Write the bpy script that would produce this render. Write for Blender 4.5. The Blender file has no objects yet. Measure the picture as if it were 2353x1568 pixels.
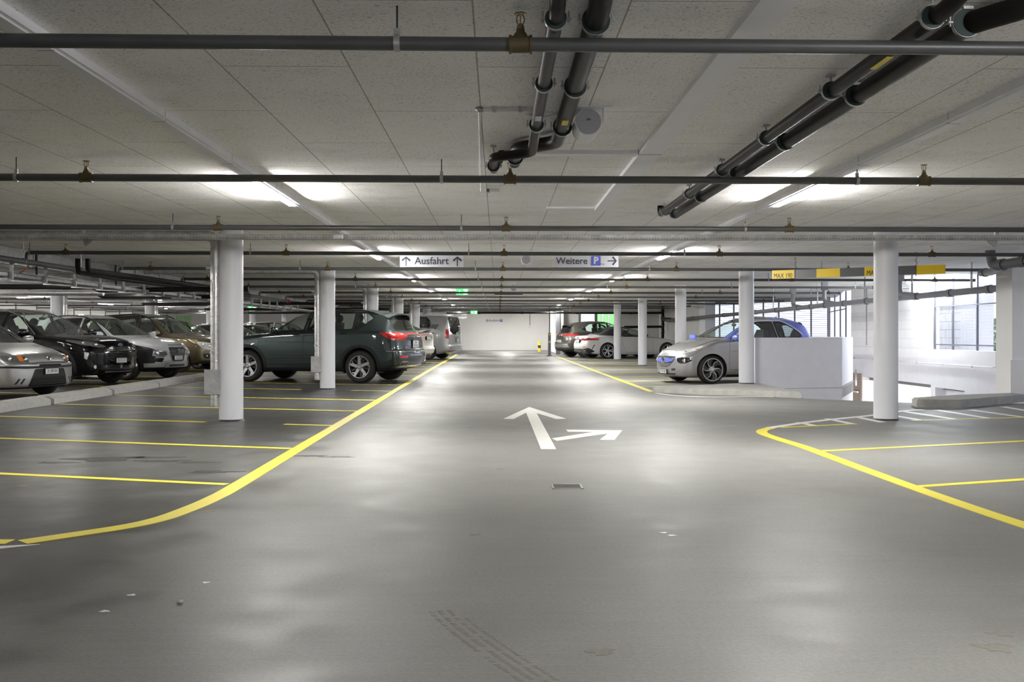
import bpy, bmesh, math, random
from mathutils import Vector, Matrix, geometry
from mathutils.bvhtree import BVHTree
EXPO = 0.38
R = math.radians
random.seed(7)
SC = bpy.context.scene
COL = SC.collection

# ------------------------------------------------------------------ object helpers
def link(o, parent=None):
    COL.objects.link(o)
    if parent is not None:
        o.parent = parent
    return o

def tag(o, label=None, cat=None, group=None, kind=None):
    if label: o['label'] = label
    if cat: o['category'] = cat
    if group: o['group'] = group
    if kind: o['kind'] = kind
    return o

def thing(name, label, cat, loc=(0, 0, 0), rotz=0.0, group=None):
    o = bpy.data.objects.new(name, None)
    o.location = loc
    o.rotation_euler = (0, 0, rotz)
    o.empty_display_size = 0.1
    link(o)
    return tag(o, label, cat, group)

def copy_tree(o, parent=None):
    c = o.copy(); COL.objects.link(c)
    if parent is not None: c.parent = parent
    for ch in list(o.children): copy_tree(ch, c)
    return c

class MB:
    """collects shapes of one part, then links them as one mesh object"""
    def __init__(s): s.v = []; s.f = []; s.m = []; s.cur = 0
    def add(s, vs, fs):
        b = len(s.v); s.v += [tuple(p) for p in vs]
        for f in fs: s.f.append([b + i for i in f]); s.m.append(s.cur)
        return s
    def box(s, x0, x1, y0, y1, z0, z1, M=None):
        vs = [Vector((x, y, z)) for z in (z0, z1) for y in (y0, y1) for x in (x0, x1)]
        if M is not None: vs = [M @ p for p in vs]
        return s.add(vs, [(0, 2, 3, 1), (4, 5, 7, 6), (0, 1, 5, 4), (2, 6, 7, 3), (0, 4, 6, 2), (1, 3, 7, 5)])
    def prism(s, poly, z0, z1):
        a = sum(poly[i][0]*poly[(i+1) % len(poly)][1]-poly[(i+1) % len(poly)][0]*poly[i][1] for i in range(len(poly)))
        if a < 0: poly = poly[::-1]
        n = len(poly)
        vs = [(x, y, z0) for x, y in poly] + [(x, y, z1) for x, y in poly]
        tri = geometry.tessellate_polygon([[Vector((x, y, 0)) for x, y in poly]])
        fs = []
        for t in tri:
            p = [Vector((*poly[i], 0)) for i in t]
            up = (p[1]-p[0]).cross(p[2]-p[0]).z > 0
            t = t if up else t[::-1]
            fs.append([i + n for i in t]); fs.append(list(t)[::-1])
        for i in range(n):
            j = (i+1) % n
            fs.append((i, j, n+j, n+i))
        return s.add(vs, fs)
    def tube(s, path, r, n=12, caps=True):
        path = [Vector(p) for p in path]
        rs = r if isinstance(r, (list, tuple)) else [r]*len(path)
        vs = []; fs = []
        t0 = (path[1]-path[0]).normalized()
        up = Vector((0, 0, 1)) if abs(t0.z) < .9 else Vector((0, 1, 0))
        nx = t0.cross(up).normalized()
        for i, p in enumerate(path):
            if i == 0: t = t0
            elif i == len(path)-1: t = (path[i]-path[i-1]).normalized()
            else: t = ((path[i]-path[i-1]).normalized()+(path[i+1]-path[i]).normalized()).normalized()
            nx = (nx - t*nx.dot(t)).normalized(); ny = t.cross(nx)
            for k in range(n):
                a = 2*math.pi*k/n
                vs.append(p+(nx*math.cos(a)+ny*math.sin(a))*rs[i])
        for i in range(len(path)-1):
            for k in range(n):
                k2 = (k+1) % n
                fs.append((i*n+k, i*n+k2, (i+1)*n+k2, (i+1)*n+k))
        if caps:
            fs.append(list(range(n))[::-1]); fs.append([(len(path)-1)*n+k for k in range(n)])
        return s.add(vs, fs)
    def lathe(s, prof, n=24, M=None, closed=False):
        """prof of (radius, height), turned about z"""
        vs = []; fs = []; m = len(prof)
        for k in range(n):
            a = 2*math.pi*k/n
            for r, h in prof: vs.append(Vector((r*math.cos(a), r*math.sin(a), h)))
        for k in range(n):
            k2 = (k+1) % n
            for i in range(m-1 if not closed else m):
                j = (i+1) % m
                fs.append((k*m+i, k2*m+i, k2*m+j, k*m+j))
        if not closed:
            if prof[0][0] > 1e-6: fs.append([k*m for k in range(n)][::-1])
            if prof[-1][0] > 1e-6: fs.append([k*m+m-1 for k in range(n)])
        if M is not None: vs = [M @ p for p in vs]
        return s.add(vs, fs)
    def ball(s, c, rx, ry, rz, n=14, m=8, M=None):
        vs = []; fs = []
        for i in range(m+1):
            th = math.pi*i/m
            for k in range(n):
                a = 2*math.pi*k/n
                p = Vector((rx*math.sin(th)*math.cos(a), ry*math.sin(th)*math.sin(a), rz*math.cos(th)))
                if M is not None: p = M @ p
                vs.append(p+Vector(c))
        for i in range(m):
            for k in range(n):
                k2 = (k+1) % n
                fs.append((i*n+k, (i+1)*n+k, (i+1)*n+k2, i*n+k2))
        return s.add(vs, fs)
    def ribbon(s, pts, w, z=0.0, h=0.003):
        """flat painted strip along a ground polyline"""
        P = [Vector((p[0], p[1])) for p in pts]; n = len(P); vs = []; fs = []
        ws = w if isinstance(w, (list, tuple)) else [w]*n
        for i, p in enumerate(P):
            a = (P[i]-P[i-1]).normalized() if i else (P[1]-P[0]).normalized()
            b = (P[i+1]-P[i]).normalized() if i < n-1 else a
            t = (a+b).normalized(); nn = Vector((-t.y, t.x)); k = ws[i]/2/max(.5, nn.dot(Vector((-a.y, a.x))))
            for sg in (1, -1):
                q = p+nn*k*sg
                vs += [(q.x, q.y, z), (q.x, q.y, z+h)]
        for i in range(n-1):
            o = i*4; q = o+4
            fs += [(o+1, o+3, q+3, q+1), (o, o+1, q+1, q), (o+2, q+2, q+3, o+3), (o, q, q+2, o+2)]
        fs += [(0, 2, 3, 1), (4*n-4, 4*n-3, 4*n-1, 4*n-2)]
        return s.add(vs, fs)
    def mesh(s, name, mats, smooth=35):
        me = bpy.data.meshes.new(name)
        me.from_pydata(s.v, [], s.f)
        for m in (mats if isinstance(mats, (list, tuple)) else [mats]): me.materials.append(m)
        if max(s.m, default=0) > 0: me.polygons.foreach_set('material_index', s.m)
        if smooth:
            me.shade_smooth(); me.set_sharp_from_angle(angle=R(smooth))
        me.validate(); me.update()
        return me
    def build(s, name, mats, parent=None, smooth=35, loc=(0, 0, 0)):
        o = bpy.data.objects.new(name, s.mesh(name, mats, smooth)); o.location = loc
        return link(o, parent)

def arc(p0, c, p1, n=6):
    """rounded corner: quadratic curve p0 -> corner c -> p1"""
    p0, c, p1 = Vector(p0), Vector(c), Vector(p1)
    return [p0*(1-t)**2+c*2*t*(1-t)+p1*t*t for t in [i/n for i in range(n+1)]]

def bend(pts, r, n=6):
    """polyline with rounded corners"""
    P = [Vector(p) for p in pts]; out = [P[0]]
    for i in range(1, len(P)-1):
        a = (P[i-1]-P[i]).normalized(); b = (P[i+1]-P[i]).normalized()
        out += arc(P[i]+a*r, P[i], P[i]+b*r, n)
    return out+[P[-1]]

def text_part(name, body, size, mat, parent, M, depth=0.004, align='CENTER', sx=1.0, kern=1.0, bold=0.0):
    cu = bpy.data.curves.new(name, 'FONT')
    cu.body = body; cu.size = size; cu.align_x = align; cu.align_y = 'CENTER'; cu.extrude = depth/2
    cu.space_character = kern; cu.resolution_u = 3; cu.offset = bold
    t = bpy.data.objects.new(name, cu); COL.objects.link(t)
    bpy.context.view_layer.update()
    me = bpy.data.meshes.new_from_object(t.evaluated_get(bpy.context.evaluated_depsgraph_get()))
    bpy.data.objects.remove(t)
    me.name = name
    me.transform(Matrix.Diagonal((sx, 1, 1, 1))); me.transform(M)
    me.materials.clear(); me.materials.append(mat)
    return link(bpy.data.objects.new(name, me), parent)

# ------------------------------------------------------------------ materials
def newmat(name):
    m = bpy.data.materials.new(name); m.use_nodes = True
    nt = m.node_tree; nt.nodes.clear()
    out = nt.nodes.new('ShaderNodeOutputMaterial')
    return m, nt, out

def N(nt, typ, **kw):
    n = nt.nodes.new(typ)
    for k, v in kw.items():
        if k.startswith('i_'):
            k = k[2:]
            key = int(k) if k.isdigit() else k.replace('_', ' ')
            n.inputs[key].default_value = v
        else: setattr(n, k, v)
    return n

def L_(nt, a, b): nt.links.new(a, b)

def col4(c): return (c[0], c[1], c[2], 1.0)

def plain(name, c, rough=.5, metal=0.0, coat=0.0, var=.08, scale=14, bump=0.0, coat_rough=.05, spec=.5):
    """principled colour with a little procedural mottling"""
    m, nt, out = newmat(name)
    b = N(nt, 'ShaderNodeBsdfPrincipled')
    b.inputs['Roughness'].default_value = rough; b.inputs['Metallic'].default_value = metal
    b.inputs['Coat Weight'].default_value = coat; b.inputs['Coat Roughness'].default_value = coat_rough
    b.inputs['Specular IOR Level'].default_value = spec
    tc = N(nt, 'ShaderNodeTexCoord')
    no = N(nt, 'ShaderNodeTexNoise'); no.inputs['Scale'].default_value = scale; no.inputs['Detail'].default_value = 4
    L_(nt, tc.outputs['Object'], no.inputs['Vector'])
    mp = N(nt, 'ShaderNodeMapRange'); mp.inputs[3].default_value = 1-var; mp.inputs[4].default_value = 1+var
    L_(nt, no.outputs['Fac'], mp.inputs[0])
    mx = N(nt, 'ShaderNodeMix', data_type='RGBA', blend_type='MULTIPLY'); mx.inputs[0].default_value = 1
    mx.inputs[6].default_value = col4(c)
    L_(nt, mp.outputs[0], mx.inputs[7])
    L_(nt, mx.outputs[2], b.inputs['Base Color'])
    if bump:
        bp = N(nt, 'ShaderNodeBump'); bp.inputs['Strength'].default_value = bump; bp.inputs['Distance'].default_value = .01
        L_(nt, no.outputs['Fac'], bp.inputs['Height']); L_(nt, bp.outputs[0], b.inputs['Normal'])
    L_(nt, b.outputs[0], out.inputs[0])
    return m

def glow(name, c, strength):
    m, nt, out = newmat(name)
    e = N(nt, 'ShaderNodeEmission'); e.inputs[0].default_value = col4(c); e.inputs[1].default_value = strength
    L_(nt, e.outputs[0], out.inputs[0])
    return m

def glass(name, tint, refl=.08, rough=.02):
    m, nt, out = newmat(name)
    t = N(nt, 'ShaderNodeBsdfTransparent'); t.inputs[0].default_value = col4(tint)
    g = N(nt, 'ShaderNodeBsdfGlossy'); g.inputs['Roughness'].default_value = rough; g.inputs[0].default_value = (1, 1, 1, 1)
    lw = N(nt, 'ShaderNodeFresnel'); ge = N(nt, 'ShaderNodeNewGeometry'); io = N(nt, 'ShaderNodeMapRange'); io.inputs[3].default_value = 1.7; io.inputs[4].default_value = 1/1.7
    L_(nt, ge.outputs['Backfacing'], io.inputs[0]); L_(nt, io.outputs[0], lw.inputs['IOR'])
    mp = N(nt, 'ShaderNodeMapRange'); mp.inputs[3].default_value = refl; mp.inputs[4].default_value = 1.0
    L_(nt, lw.outputs[0], mp.inputs[0])
    ms = N(nt, 'ShaderNodeMixShader')
    L_(nt, mp.outputs[0], ms.inputs[0]); L_(nt, t.outputs[0], ms.inputs[1]); L_(nt, g.outputs[0], ms.inputs[2])
    L_(nt, ms.outputs[0], out.inputs[0])
    return m

def carpaint(name, c, metal=.5, rough=.35, inner=(.015, .015, .016), flake=.06, spec=.25):
    """lacquered paint outside, dark trim inside the shell"""
    m, nt, out = newmat(name)
    b = N(nt, 'ShaderNodeBsdfPrincipled')
    b.inputs['Metallic'].default_value = metal; b.inputs['Roughness'].default_value = rough
    b.inputs['Coat Weight'].default_value = 1.0; b.inputs['Coat Roughness'].default_value = .03; b.inputs['Specular IOR Level'].default_value = spec
    tc = N(nt, 'ShaderNodeTexCoord')
    no = N(nt, 'ShaderNodeTexNoise'); no.inputs['Scale'].default_value = 900
    L_(nt, tc.outputs['Object'], no.inputs['Vector'])
    mp = N(nt, 'ShaderNodeMapRange'); mp.inputs[3].default_value = 1-flake; mp.inputs[4].default_value = 1+flake
    L_(nt, no.outputs['Fac'], mp.inputs[0])
    mx = N(nt, 'ShaderNodeMix', data_type='RGBA', blend_type='MULTIPLY'); mx.inputs[0].default_value = 1
    mx.inputs[6].default_value = col4(c); L_(nt, mp.outputs[0], mx.inputs[7])
    L_(nt, mx.outputs[2], b.inputs['Base Color'])
    d = N(nt, 'ShaderNodeBsdfPrincipled'); d.inputs['Base Color'].default_value = col4(inner); d.inputs['Roughness'].default_value = .8
    ge = N(nt, 'ShaderNodeNewGeometry')
    ms = N(nt, 'ShaderNodeMixShader')
    L_(nt, ge.outputs['Backfacing'], ms.inputs[0]); L_(nt, b.outputs[0], ms.inputs[1]); L_(nt, d.outputs[0], ms.inputs[2])
    L_(nt, ms.outputs[0], out.inputs[0])
    return m

def floor_material():
    m, nt, out = newmat('coated_concrete_floor')
    b = N(nt, 'ShaderNodeBsdfPrincipled')
    tc = N(nt, 'ShaderNodeTexCoord')
    def noise(scale, det, sx=1, sy=1, rough=.6):
        mp = N(nt, 'ShaderNodeMapping'); mp.inputs['Scale'].default_value = (sx, sy, 1)
        L_(nt, tc.outputs['Object'], mp.inputs[0])
        n = N(nt, 'ShaderNodeTexNoise'); n.inputs['Scale'].default_value = scale; n.inputs['Detail'].default_value = det
        n.inputs['Roughness'].default_value = rough
        L_(nt, mp.outputs[0], n.inputs['Vector']); return n
    big = noise(.35, 3); mid = noise(2.2, 5); fine = noise(55, 3); grit = noise(240, 2)
    streak = noise(3.0, 4, .5, 6)
    def madd(sock, lo, hi, a=.3, c=.7):
        mp = N(nt, 'ShaderNodeMapRange'); mp.inputs[1].default_value = a; mp.inputs[2].default_value = c
        mp.inputs[3].default_value = lo; mp.inputs[4].default_value = hi
        L_(nt, sock, mp.inputs[0]); return mp.outputs[0]
    def mul(a, c):
        x = N(nt, 'ShaderNodeMath', operation='MULTIPLY'); L_(nt, a, x.inputs[0]); L_(nt, c, x.inputs[1]); return x.outputs[0]
    k = mul(mul(madd(big.outputs[0], .86, 1.12), madd(mid.outputs[0], .90, 1.09)), mul(madd(fine.outputs[0], .90, 1.09), madd(grit.outputs[0], .82, 1.18)))
    k = mul(k, madd(streak.outputs[0], .96, 1.03))
    # floor left of the lane darkened: grime, with the weaker light there painted in
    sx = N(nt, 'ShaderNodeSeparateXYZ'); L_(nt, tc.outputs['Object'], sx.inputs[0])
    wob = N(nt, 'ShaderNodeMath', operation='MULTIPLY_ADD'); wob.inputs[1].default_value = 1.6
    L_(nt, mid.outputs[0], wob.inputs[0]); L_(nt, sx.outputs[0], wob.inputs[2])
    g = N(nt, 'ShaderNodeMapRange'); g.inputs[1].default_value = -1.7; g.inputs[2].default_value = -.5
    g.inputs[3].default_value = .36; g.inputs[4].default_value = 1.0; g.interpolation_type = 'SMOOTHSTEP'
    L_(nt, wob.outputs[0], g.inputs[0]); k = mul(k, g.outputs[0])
    mx = N(nt, 'ShaderNodeMix', data_type='RGBA', blend_type='MULTIPLY'); mx.inputs[0].default_value = 1
    mx.inputs[6].default_value = (.185, .181, .172, 1); L_(nt, k, mx.inputs[7])
    L_(nt, mx.outputs[2], b.inputs['Base Color'])
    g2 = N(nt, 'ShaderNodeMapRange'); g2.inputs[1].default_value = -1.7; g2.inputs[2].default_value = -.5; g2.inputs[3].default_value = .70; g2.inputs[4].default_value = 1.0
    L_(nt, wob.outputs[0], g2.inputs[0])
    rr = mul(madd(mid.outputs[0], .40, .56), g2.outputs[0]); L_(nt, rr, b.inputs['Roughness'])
    b.inputs['Specular IOR Level'].default_value = .09
    bp = N(nt, 'ShaderNodeBump'); bp.inputs['Strength'].default_value = .16; bp.inputs['Distance'].default_value = .004
    L_(nt, fine.outputs[0], bp.inputs['Height']); L_(nt, bp.outputs[0], b.inputs['Normal'])
    L_(nt, b.outputs[0], out.inputs[0])
    return m

def ceiling_material():
    """wood-wool boards: matted fibres, thin joints between 0.62 x 2 m boards"""
    m, nt, out = newmat('wood_wool_board')
    b = N(nt, 'ShaderNodeBsdfPrincipled'); b.inputs['Roughness'].default_value = .95; b.inputs['Specular IOR Level'].default_value = .1
    tc = N(nt, 'ShaderNodeTexCoord')
    mp = N(nt, 'ShaderNodeMapping'); mp.inputs['Rotation'].default_value = (0, 0, R(90)); mp.inputs['Location'].default_value = (0, .10, 0)
    L_(nt, tc.outputs['Object'], mp.inputs[0])
    br = N(nt, 'ShaderNodeTexBrick'); br.offset = .5
    br.inputs['Scale'].default_value = 1; br.inputs['Brick Width'].default_value = 2.0; br.inputs['Row Height'].default_value = .622
    br.inputs['Mortar Size'].default_value = .0045; br.inputs['Mortar Smooth'].default_value = .3
    br.inputs['Color1'].default_value = (.98, .98, .98, 1); br.inputs['Color2'].default_value = (1.03, 1.03, 1.03, 1); br.inputs['Mortar'].default_value = (.46, .45, .42, 1)
    L_(nt, mp.outputs[0], br.inputs['Vector'])
    # fibres: warped, stretched noise
    mp2 = N(nt, 'ShaderNodeMapping'); mp2.inputs['Scale'].default_value = (62, 165, 62)
    wn = N(nt, 'ShaderNodeTexNoise'); wn.inputs['Scale'].default_value = 16; wn.inputs['Detail'].default_value = 2
    L_(nt, tc.outputs['Object'], wn.inputs['Vector'])
    ad = N(nt, 'ShaderNodeMix', data_type='RGBA', blend_type='LINEAR_LIGHT'); ad.inputs[0].default_value = .022
    L_(nt, tc.outputs['Object'], ad.inputs[6]); L_(nt, wn.outputs['Color'], ad.inputs[7])
    L_(nt, ad.outputs[2], mp2.inputs[0])
    fb = N(nt, 'ShaderNodeTexNoise'); fb.inputs['Scale'].default_value = 1.0; fb.inputs['Detail'].default_value = 3; fb.inputs['Roughness'].default_value = .65
    L_(nt, mp2.outputs[0], fb.inputs['Vector'])
    r1 = N(nt, 'ShaderNodeMapRange'); r1.inputs[1].default_value = .30; r1.inputs[2].default_value = .46; r1.inputs[3].default_value = .34; r1.inputs[4].default_value = 1.14
    L_(nt, fb.outputs['Fac'], r1.inputs[0])
    pn = N(nt, 'ShaderNodeTexNoise'); pn.inputs['Scale'].default_value = 3.2; pn.inputs['Detail'].default_value = 4
    L_(nt, tc.outputs['Object'], pn.inputs['Vector'])
    r2 = N(nt, 'ShaderNodeMapRange'); r2.inputs[1].default_value = .3; r2.inputs[2].default_value = .7; r2.inputs[3].default_value = .9; r2.inputs[4].default_value = 1.07
    L_(nt, pn.outputs['Fac'], r2.inputs[0])
    q = N(nt, 'ShaderNodeMath', operation='MULTIPLY'); L_(nt, r1.outputs[0], q.inputs[0]); L_(nt, r2.outputs[0], q.inputs[1])
    m1 = N(nt, 'ShaderNodeMix', data_type='RGBA', blend_type='MULTIPLY'); m1.inputs[0].default_value = 1
    m1.inputs[6].default_value = (.90, .893, .88, 1); L_(nt, q.outputs[0], m1.inputs[7])
    m2 = N(nt, 'ShaderNodeMix', data_type='RGBA', blend_type='MULTIPLY'); m2.inputs[0].default_value = 1
    L_(nt, m1.outputs[2], m2.inputs[6]); L_(nt, br.outputs['Color'], m2.inputs[7])
    L_(nt, m2.outputs[2], b.inputs['Base Color'])
    bp = N(nt, 'ShaderNodeBump'); bp.inputs['Strength'].default_value = .35; bp.inputs['Distance'].default_value = .006
    L_(nt, fb.outputs['Fac'], bp.inputs['Height']); L_(nt, bp.outputs[0], b.inputs['Normal'])
    L_(nt, b.outputs[0], out.inputs[0])
    return m

def block_material(name, c, bw, bh, mort, joint=.012, rot=(0, 0, 0)):
    m, nt, out = newmat(name)
    b = N(nt, 'ShaderNodeBsdfPrincipled'); b.inputs['Roughness'].default_value = .75
    tc = N(nt, 'ShaderNodeTexCoord'); sx_ = N(nt, 'ShaderNodeSeparateXYZ'); mp = N(nt, 'ShaderNodeCombineXYZ')
    L_(nt, tc.outputs['Object'], sx_.inputs[0]); L_(nt, sx_.outputs[1], mp.inputs[0]); L_(nt, sx_.outputs[2], mp.inputs[1])
    br = N(nt, 'ShaderNodeTexBrick'); br.inputs['Scale'].default_value = 1
    br.inputs['Brick Width'].default_value = bw; br.inputs['Row Height'].default_value = bh; br.inputs['Mortar Size'].default_value = joint
    br.inputs['Color1'].default_value = col4(c); br.inputs['Color2'].default_value = col4([x*.97 for x in c]); br.inputs['Mortar'].default_value = col4(mort)
    L_(nt, mp.outputs[0], br.inputs['Vector']); L_(nt, br.outputs['Color'], b.inputs['Base Color'])
    bp = N(nt, 'ShaderNodeBump'); bp.inputs['Strength'].default_value = .3; bp.inputs['Distance'].default_value = .004; bp.invert = True
    L_(nt, br.outputs['Fac'], bp.inputs['Height']); L_(nt, bp.outputs[0], b.inputs['Normal'])
    L_(nt, b.outputs[0], out.inputs[0])
    return m

def worn_paint(name, c, under=(.3, .29, .27), wear=.25):
    m, nt, out = newmat(name)
    b = N(nt, 'ShaderNodeBsdfPrincipled'); b.inputs['Roughness'].default_value = .42
    tc = N(nt, 'ShaderNodeTexCoord')
    n1 = N(nt, 'ShaderNodeTexNoise'); n1.inputs['Scale'].default_value = 1.3; n1.inputs['Detail'].default_value = 6; n1.inputs['Roughness'].default_value = .7
    L_(nt, tc.outputs['Object'], n1.inputs['Vector'])
    mp = N(nt, 'ShaderNodeMapRange'); mp.inputs[1].default_value = .52; mp.inputs[2].default_value = .85; mp.inputs[3].default_value = 0; mp.inputs[4].default_value = wear
    L_(nt, n1.outputs['Fac'], mp.inputs[0])
    mx = N(nt, 'ShaderNodeMix', data_type='RGBA'); L_(nt, mp.outputs[0], mx.inputs[0])
    mx.inputs[6].default_value = col4(c); mx.inputs[7].default_value = col4(under)
    L_(nt, mx.outputs[2], b.inputs['Base Color']); L_(nt, b.outputs[0], out.inputs[0])
    return m

def galvanised(name, base=.52, scale=24, rough=.38):
    m, nt, out = newmat(name)
    b = N(nt, 'ShaderNodeBsdfPrincipled'); b.inputs['Metallic'].default_value = .6; b.inputs['Roughness'].default_value = rough
    tc = N(nt, 'ShaderNodeTexCoord')
    vo = N(nt, 'ShaderNodeTexVoronoi'); vo.inputs['Scale'].default_value = scale
    no = N(nt, 'ShaderNodeTexNoise'); no.inputs['Scale'].default_value = 7; no.inputs['Detail'].default_value = 5
    L_(nt, tc.outputs['Object'], vo.inputs['Vector']); L_(nt, tc.outputs['Object'], no.inputs['Vector'])
    ad = N(nt, 'ShaderNodeMath', operation='MULTIPLY_ADD'); ad.inputs[1].default_value = .35
    sp = N(nt, 'ShaderNodeSeparateColor'); L_(nt, vo.outputs['Color'], sp.inputs[0])
    L_(nt, sp.outputs[0], ad.inputs[0]); L_(nt, no.outputs['Fac'], ad.inputs[2])
    mp = N(nt, 'ShaderNodeMapRange'); mp.inputs[1].default_value = .3; mp.inputs[2].default_value = 1.05; mp.inputs[3].default_value = base*.72; mp.inputs[4].default_value = base*1.25
    L_(nt, ad.outputs[0], mp.inputs[0])
    cc = N(nt, 'ShaderNodeCombineColor')
    for i in range(3): L_(nt, mp.outputs[0], cc.inputs[i])
    L_(nt, cc.outputs[0], b.inputs['Base Color']); L_(nt, b.outputs[0], out.inputs[0])
    return m

M = {}
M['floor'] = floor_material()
M['ceiling'] = ceiling_material()
M['white_wall'] = plain('white_painted_wall', (.80, .79, .77), .7, var=.04, scale=1.6, bump=.05)
M['grey_wall'] = plain('grey_painted_wall', (.56, .55, .53), .75, var=.06, scale=1.6)
M['column'] = plain('white_column_paint', (.66, .665, .70), .42, var=.03, scale=3)
M['parapet'] = plain('white_fair_faced_concrete', (.84, .83, .85), .6, var=.06, scale=5, bump=.08)
M['concrete'] = plain('rough_kerb_concrete', (.33, .325, .30), .85, var=.28, scale=9, bump=.3)
M['kerb'] = plain('wheel_stop_concrete', (.40, .395, .37), .85, var=.22, scale=11, bump=.25)
M['blocks'] = block_material('white_block_masonry', (.80, .80, .80), .5, .24, (.66, .66, .66), .008, (R(90), 0, R(90)))
M['bricks'] = block_material('brown_brick', (.42, .31, .22), .25, .08, (.30, .25, .2), .01, (R(90), 0, 0))
M['yellow_line'] = worn_paint('yellow_floor_paint', (.78, .66, .045), (.62, .56, .22), .35)
M['white_line'] = worn_paint('white_floor_paint', (.70, .69, .65), (.4, .39, .37), .35)
M['steel_pipe'] = plain('grey_steel_pipe', (.085, .088, .092), .42, .25, var=.25, scale=5)
M['brass'] = plain('aged_brass', (.115, .088, .05), .5, .5, var=.3, scale=30)
M['bright_brass'] = plain('brass_sprinkler', (.24, .185, .09), .35, .8, var=.2, scale=40)
M['red'] = plain('red_plastic', (.45, .03, .025), .45)
M['zinc'] = galvanised('zinc_clamp', .42, 60)
M['duct'] = galvanised('galvanised_sheet', .62, 30, .27)
M['duct_dull'] = galvanised('dull_galvanised_sheet', .52, 22, .5)
M['plate_metal'] = galvanised('galvanised_guard_plate', .46, 18, .5)
M['black_pipe'] = plain('black_plastic_pipe', (.016, .015, .014), .42, var=.25, scale=9, spec=.12)
M['green_rubber'] = plain('dark_green_rubber', (.016, .04, .035), .6)
M['grey_drain'] = plain('grey_plastic_drain_pipe', (.24, .245, .26), .45, var=.06, scale=4)
M['dark_drain'] = plain('dark_grey_drain_pipe', (.10, .10, .105), .45, var=.1, scale=4)
M['white_metal'] = plain('white_coated_metal', (.90, .90, .94), .4, var=.03)
M['white_plastic'] = plain('white_plastic', (.72, .72, .72), .45, var=.04)
M['speaker_grille'] = plain('speaker_mesh', (.42, .42, .48), .55, .2, var=.12, scale=300)
M['dark_metal'] = plain('dark_metal', (.04, .04, .042), .5, .4)
M['black'] = plain('black_plastic', (.02, .02, .021), .5, var=.12)
M['cable'] = plain('black_cable_cover', (.03, .03, .03), .6)
M['orange'] = plain('orange_cable', (.5, .12, .03), .5)
M['lens'] = glow('led_lens', (1.0, .985, .955), 470.0)
M['row_lens'] = glow('back_row_led', (1.0, .98, .94), 60.0)
M['dim_lens'] = glow('side_aisle_led', (1.0, .97, .92), 560.0)
M['sign_white'] = plain('sign_white', (.66, .66, .70), .45, var=.02)
M['sign_ink'] = plain('sign_dark_blue_grey', (.055, .065, .10), .5, var=.03)
M['sign_blue'] = plain('parking_blue', (.115, .15, .60), .45, var=.03)
M['exit_green'] = glow('exit_sign_green', (.06, .55, .12), 2.6)
M['exit_white'] = glow('exit_sign_white', (.8, 1.0, .82), 3.2)
M['bar_yellow'] = plain('height_bar_yellow', (.72, .50, .01), .45, var=.04)
M['bar_dark'] = plain('height_bar_dark', (.095, .095, .095), .4, var=.1)
M['safety_yellow'] = plain('safety_yellow', (.78, .62, .02), .45, var=.04)
M['green_panel'] = plain('green_frosted_panel', (.42, .74, .36), .35, var=.04)
def translucent(name, c):
    m, nt, out = newmat(name)
    d = N(nt, 'ShaderNodeBsdfDiffuse'); d.inputs[0].default_value = col4(c); t = N(nt, 'ShaderNodeBsdfTranslucent'); t.inputs[0].default_value = col4(c)
    ms = N(nt, 'ShaderNodeMixShader'); ms.inputs[0].default_value = .65
    L_(nt, d.outputs[0], ms.inputs[1]); L_(nt, t.outputs[0], ms.inputs[2]); L_(nt, ms.outputs[0], out.inputs[0]); return m
M['green_pane'] = translucent('green_frosted_glass', (.50, .78, .48)); M['white_pane'] = translucent('white_frosted_glass', (.82, .84, .82))
M['cool_lens'] = glow('ramp_lamp', (.90, .95, 1.0), 130.0)
M['foil'] = plain('crumpled_foil', (.7, .7, .68), .22, .9, var=.5, scale=7, bump=1.0)
M['stain'] = plain('wet_stain', (.04, .04, .038), .45, var=.2, spec=.12)
M['dirt'] = plain('tyre_dirt', (.165, .158, .138), .8, var=.3, scale=40)
M['leaf'] = plain('hedge_leaf', (.10, .22, .045), .6, var=.4, scale=9)
M['litter_leaf'] = plain('dry_leaf', (.32, .22, .10), .7)
M['louvre'] = plain('white_louvre_metal', (.70, .72, .76), .4, var=.03)
M['frame_grey'] = plain('grey_steel_frame', (.16, .165, .18), .5, .4)
M['ground_out'] = plain('outside_paving', (.42, .42, .40), .85, var=.1, scale=2)
# car materials
M['tyre'] = plain('tyre_rubber', (.022, .021, .02), .75, var=.15, scale=20)
M['rim'] = plain('light_alloy', (.55, .55, .56), .28, .85, var=.04)
M['rim_dark'] = plain('black_alloy', (.05, .05, .053), .25, .5, var=.06)
M['liner'] = plain('wheel_arch_liner', (.012, .012, .012), .9)
M['cladding'] = plain('grained_black_cladding', (.014, .0145, .016), .55, var=.12, scale=90, spec=.3)
M['gloss_black'] = plain('gloss_black_trim', (.012, .012, .013), .12, coat=.5, var=.05)
M['chrome'] = plain('chrome_trim', (.68, .68, .69), .12, 1.0, var=.03)
M['satin'] = plain('satin_silver_trim', (.52, .52, .52), .3, .8, var=.04)
M['glass'] = glass('car_glass', (.80, .88, .83), .04)
M['glass_dark'] = glass('privacy_glass', (.30, .34, .32), .05)
M['glass_clear'] = glass('windshield_glass', (.84, .92, .87), .04)
M['seat'] = plain('dark_seat_fabric', (.03, .03, .033), .85, var=.15, scale=40)
M['dash'] = plain('dashboard_plastic', (.02, .02, .021), .75)
M['lamp_clear'] = plain('clear_headlamp', (.72, .72, .72), .15, .3, coat=1.0, var=.35, scale=26)
M['lamp_dark'] = plain('smoked_headlamp', (.24, .24, .25), .12, .6, coat=1.0, var=.6, scale=30)
M['lamp_bulb'] = plain('headlamp_reflector', (.85, .85, .85), .12, .9, coat=.6)
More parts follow.
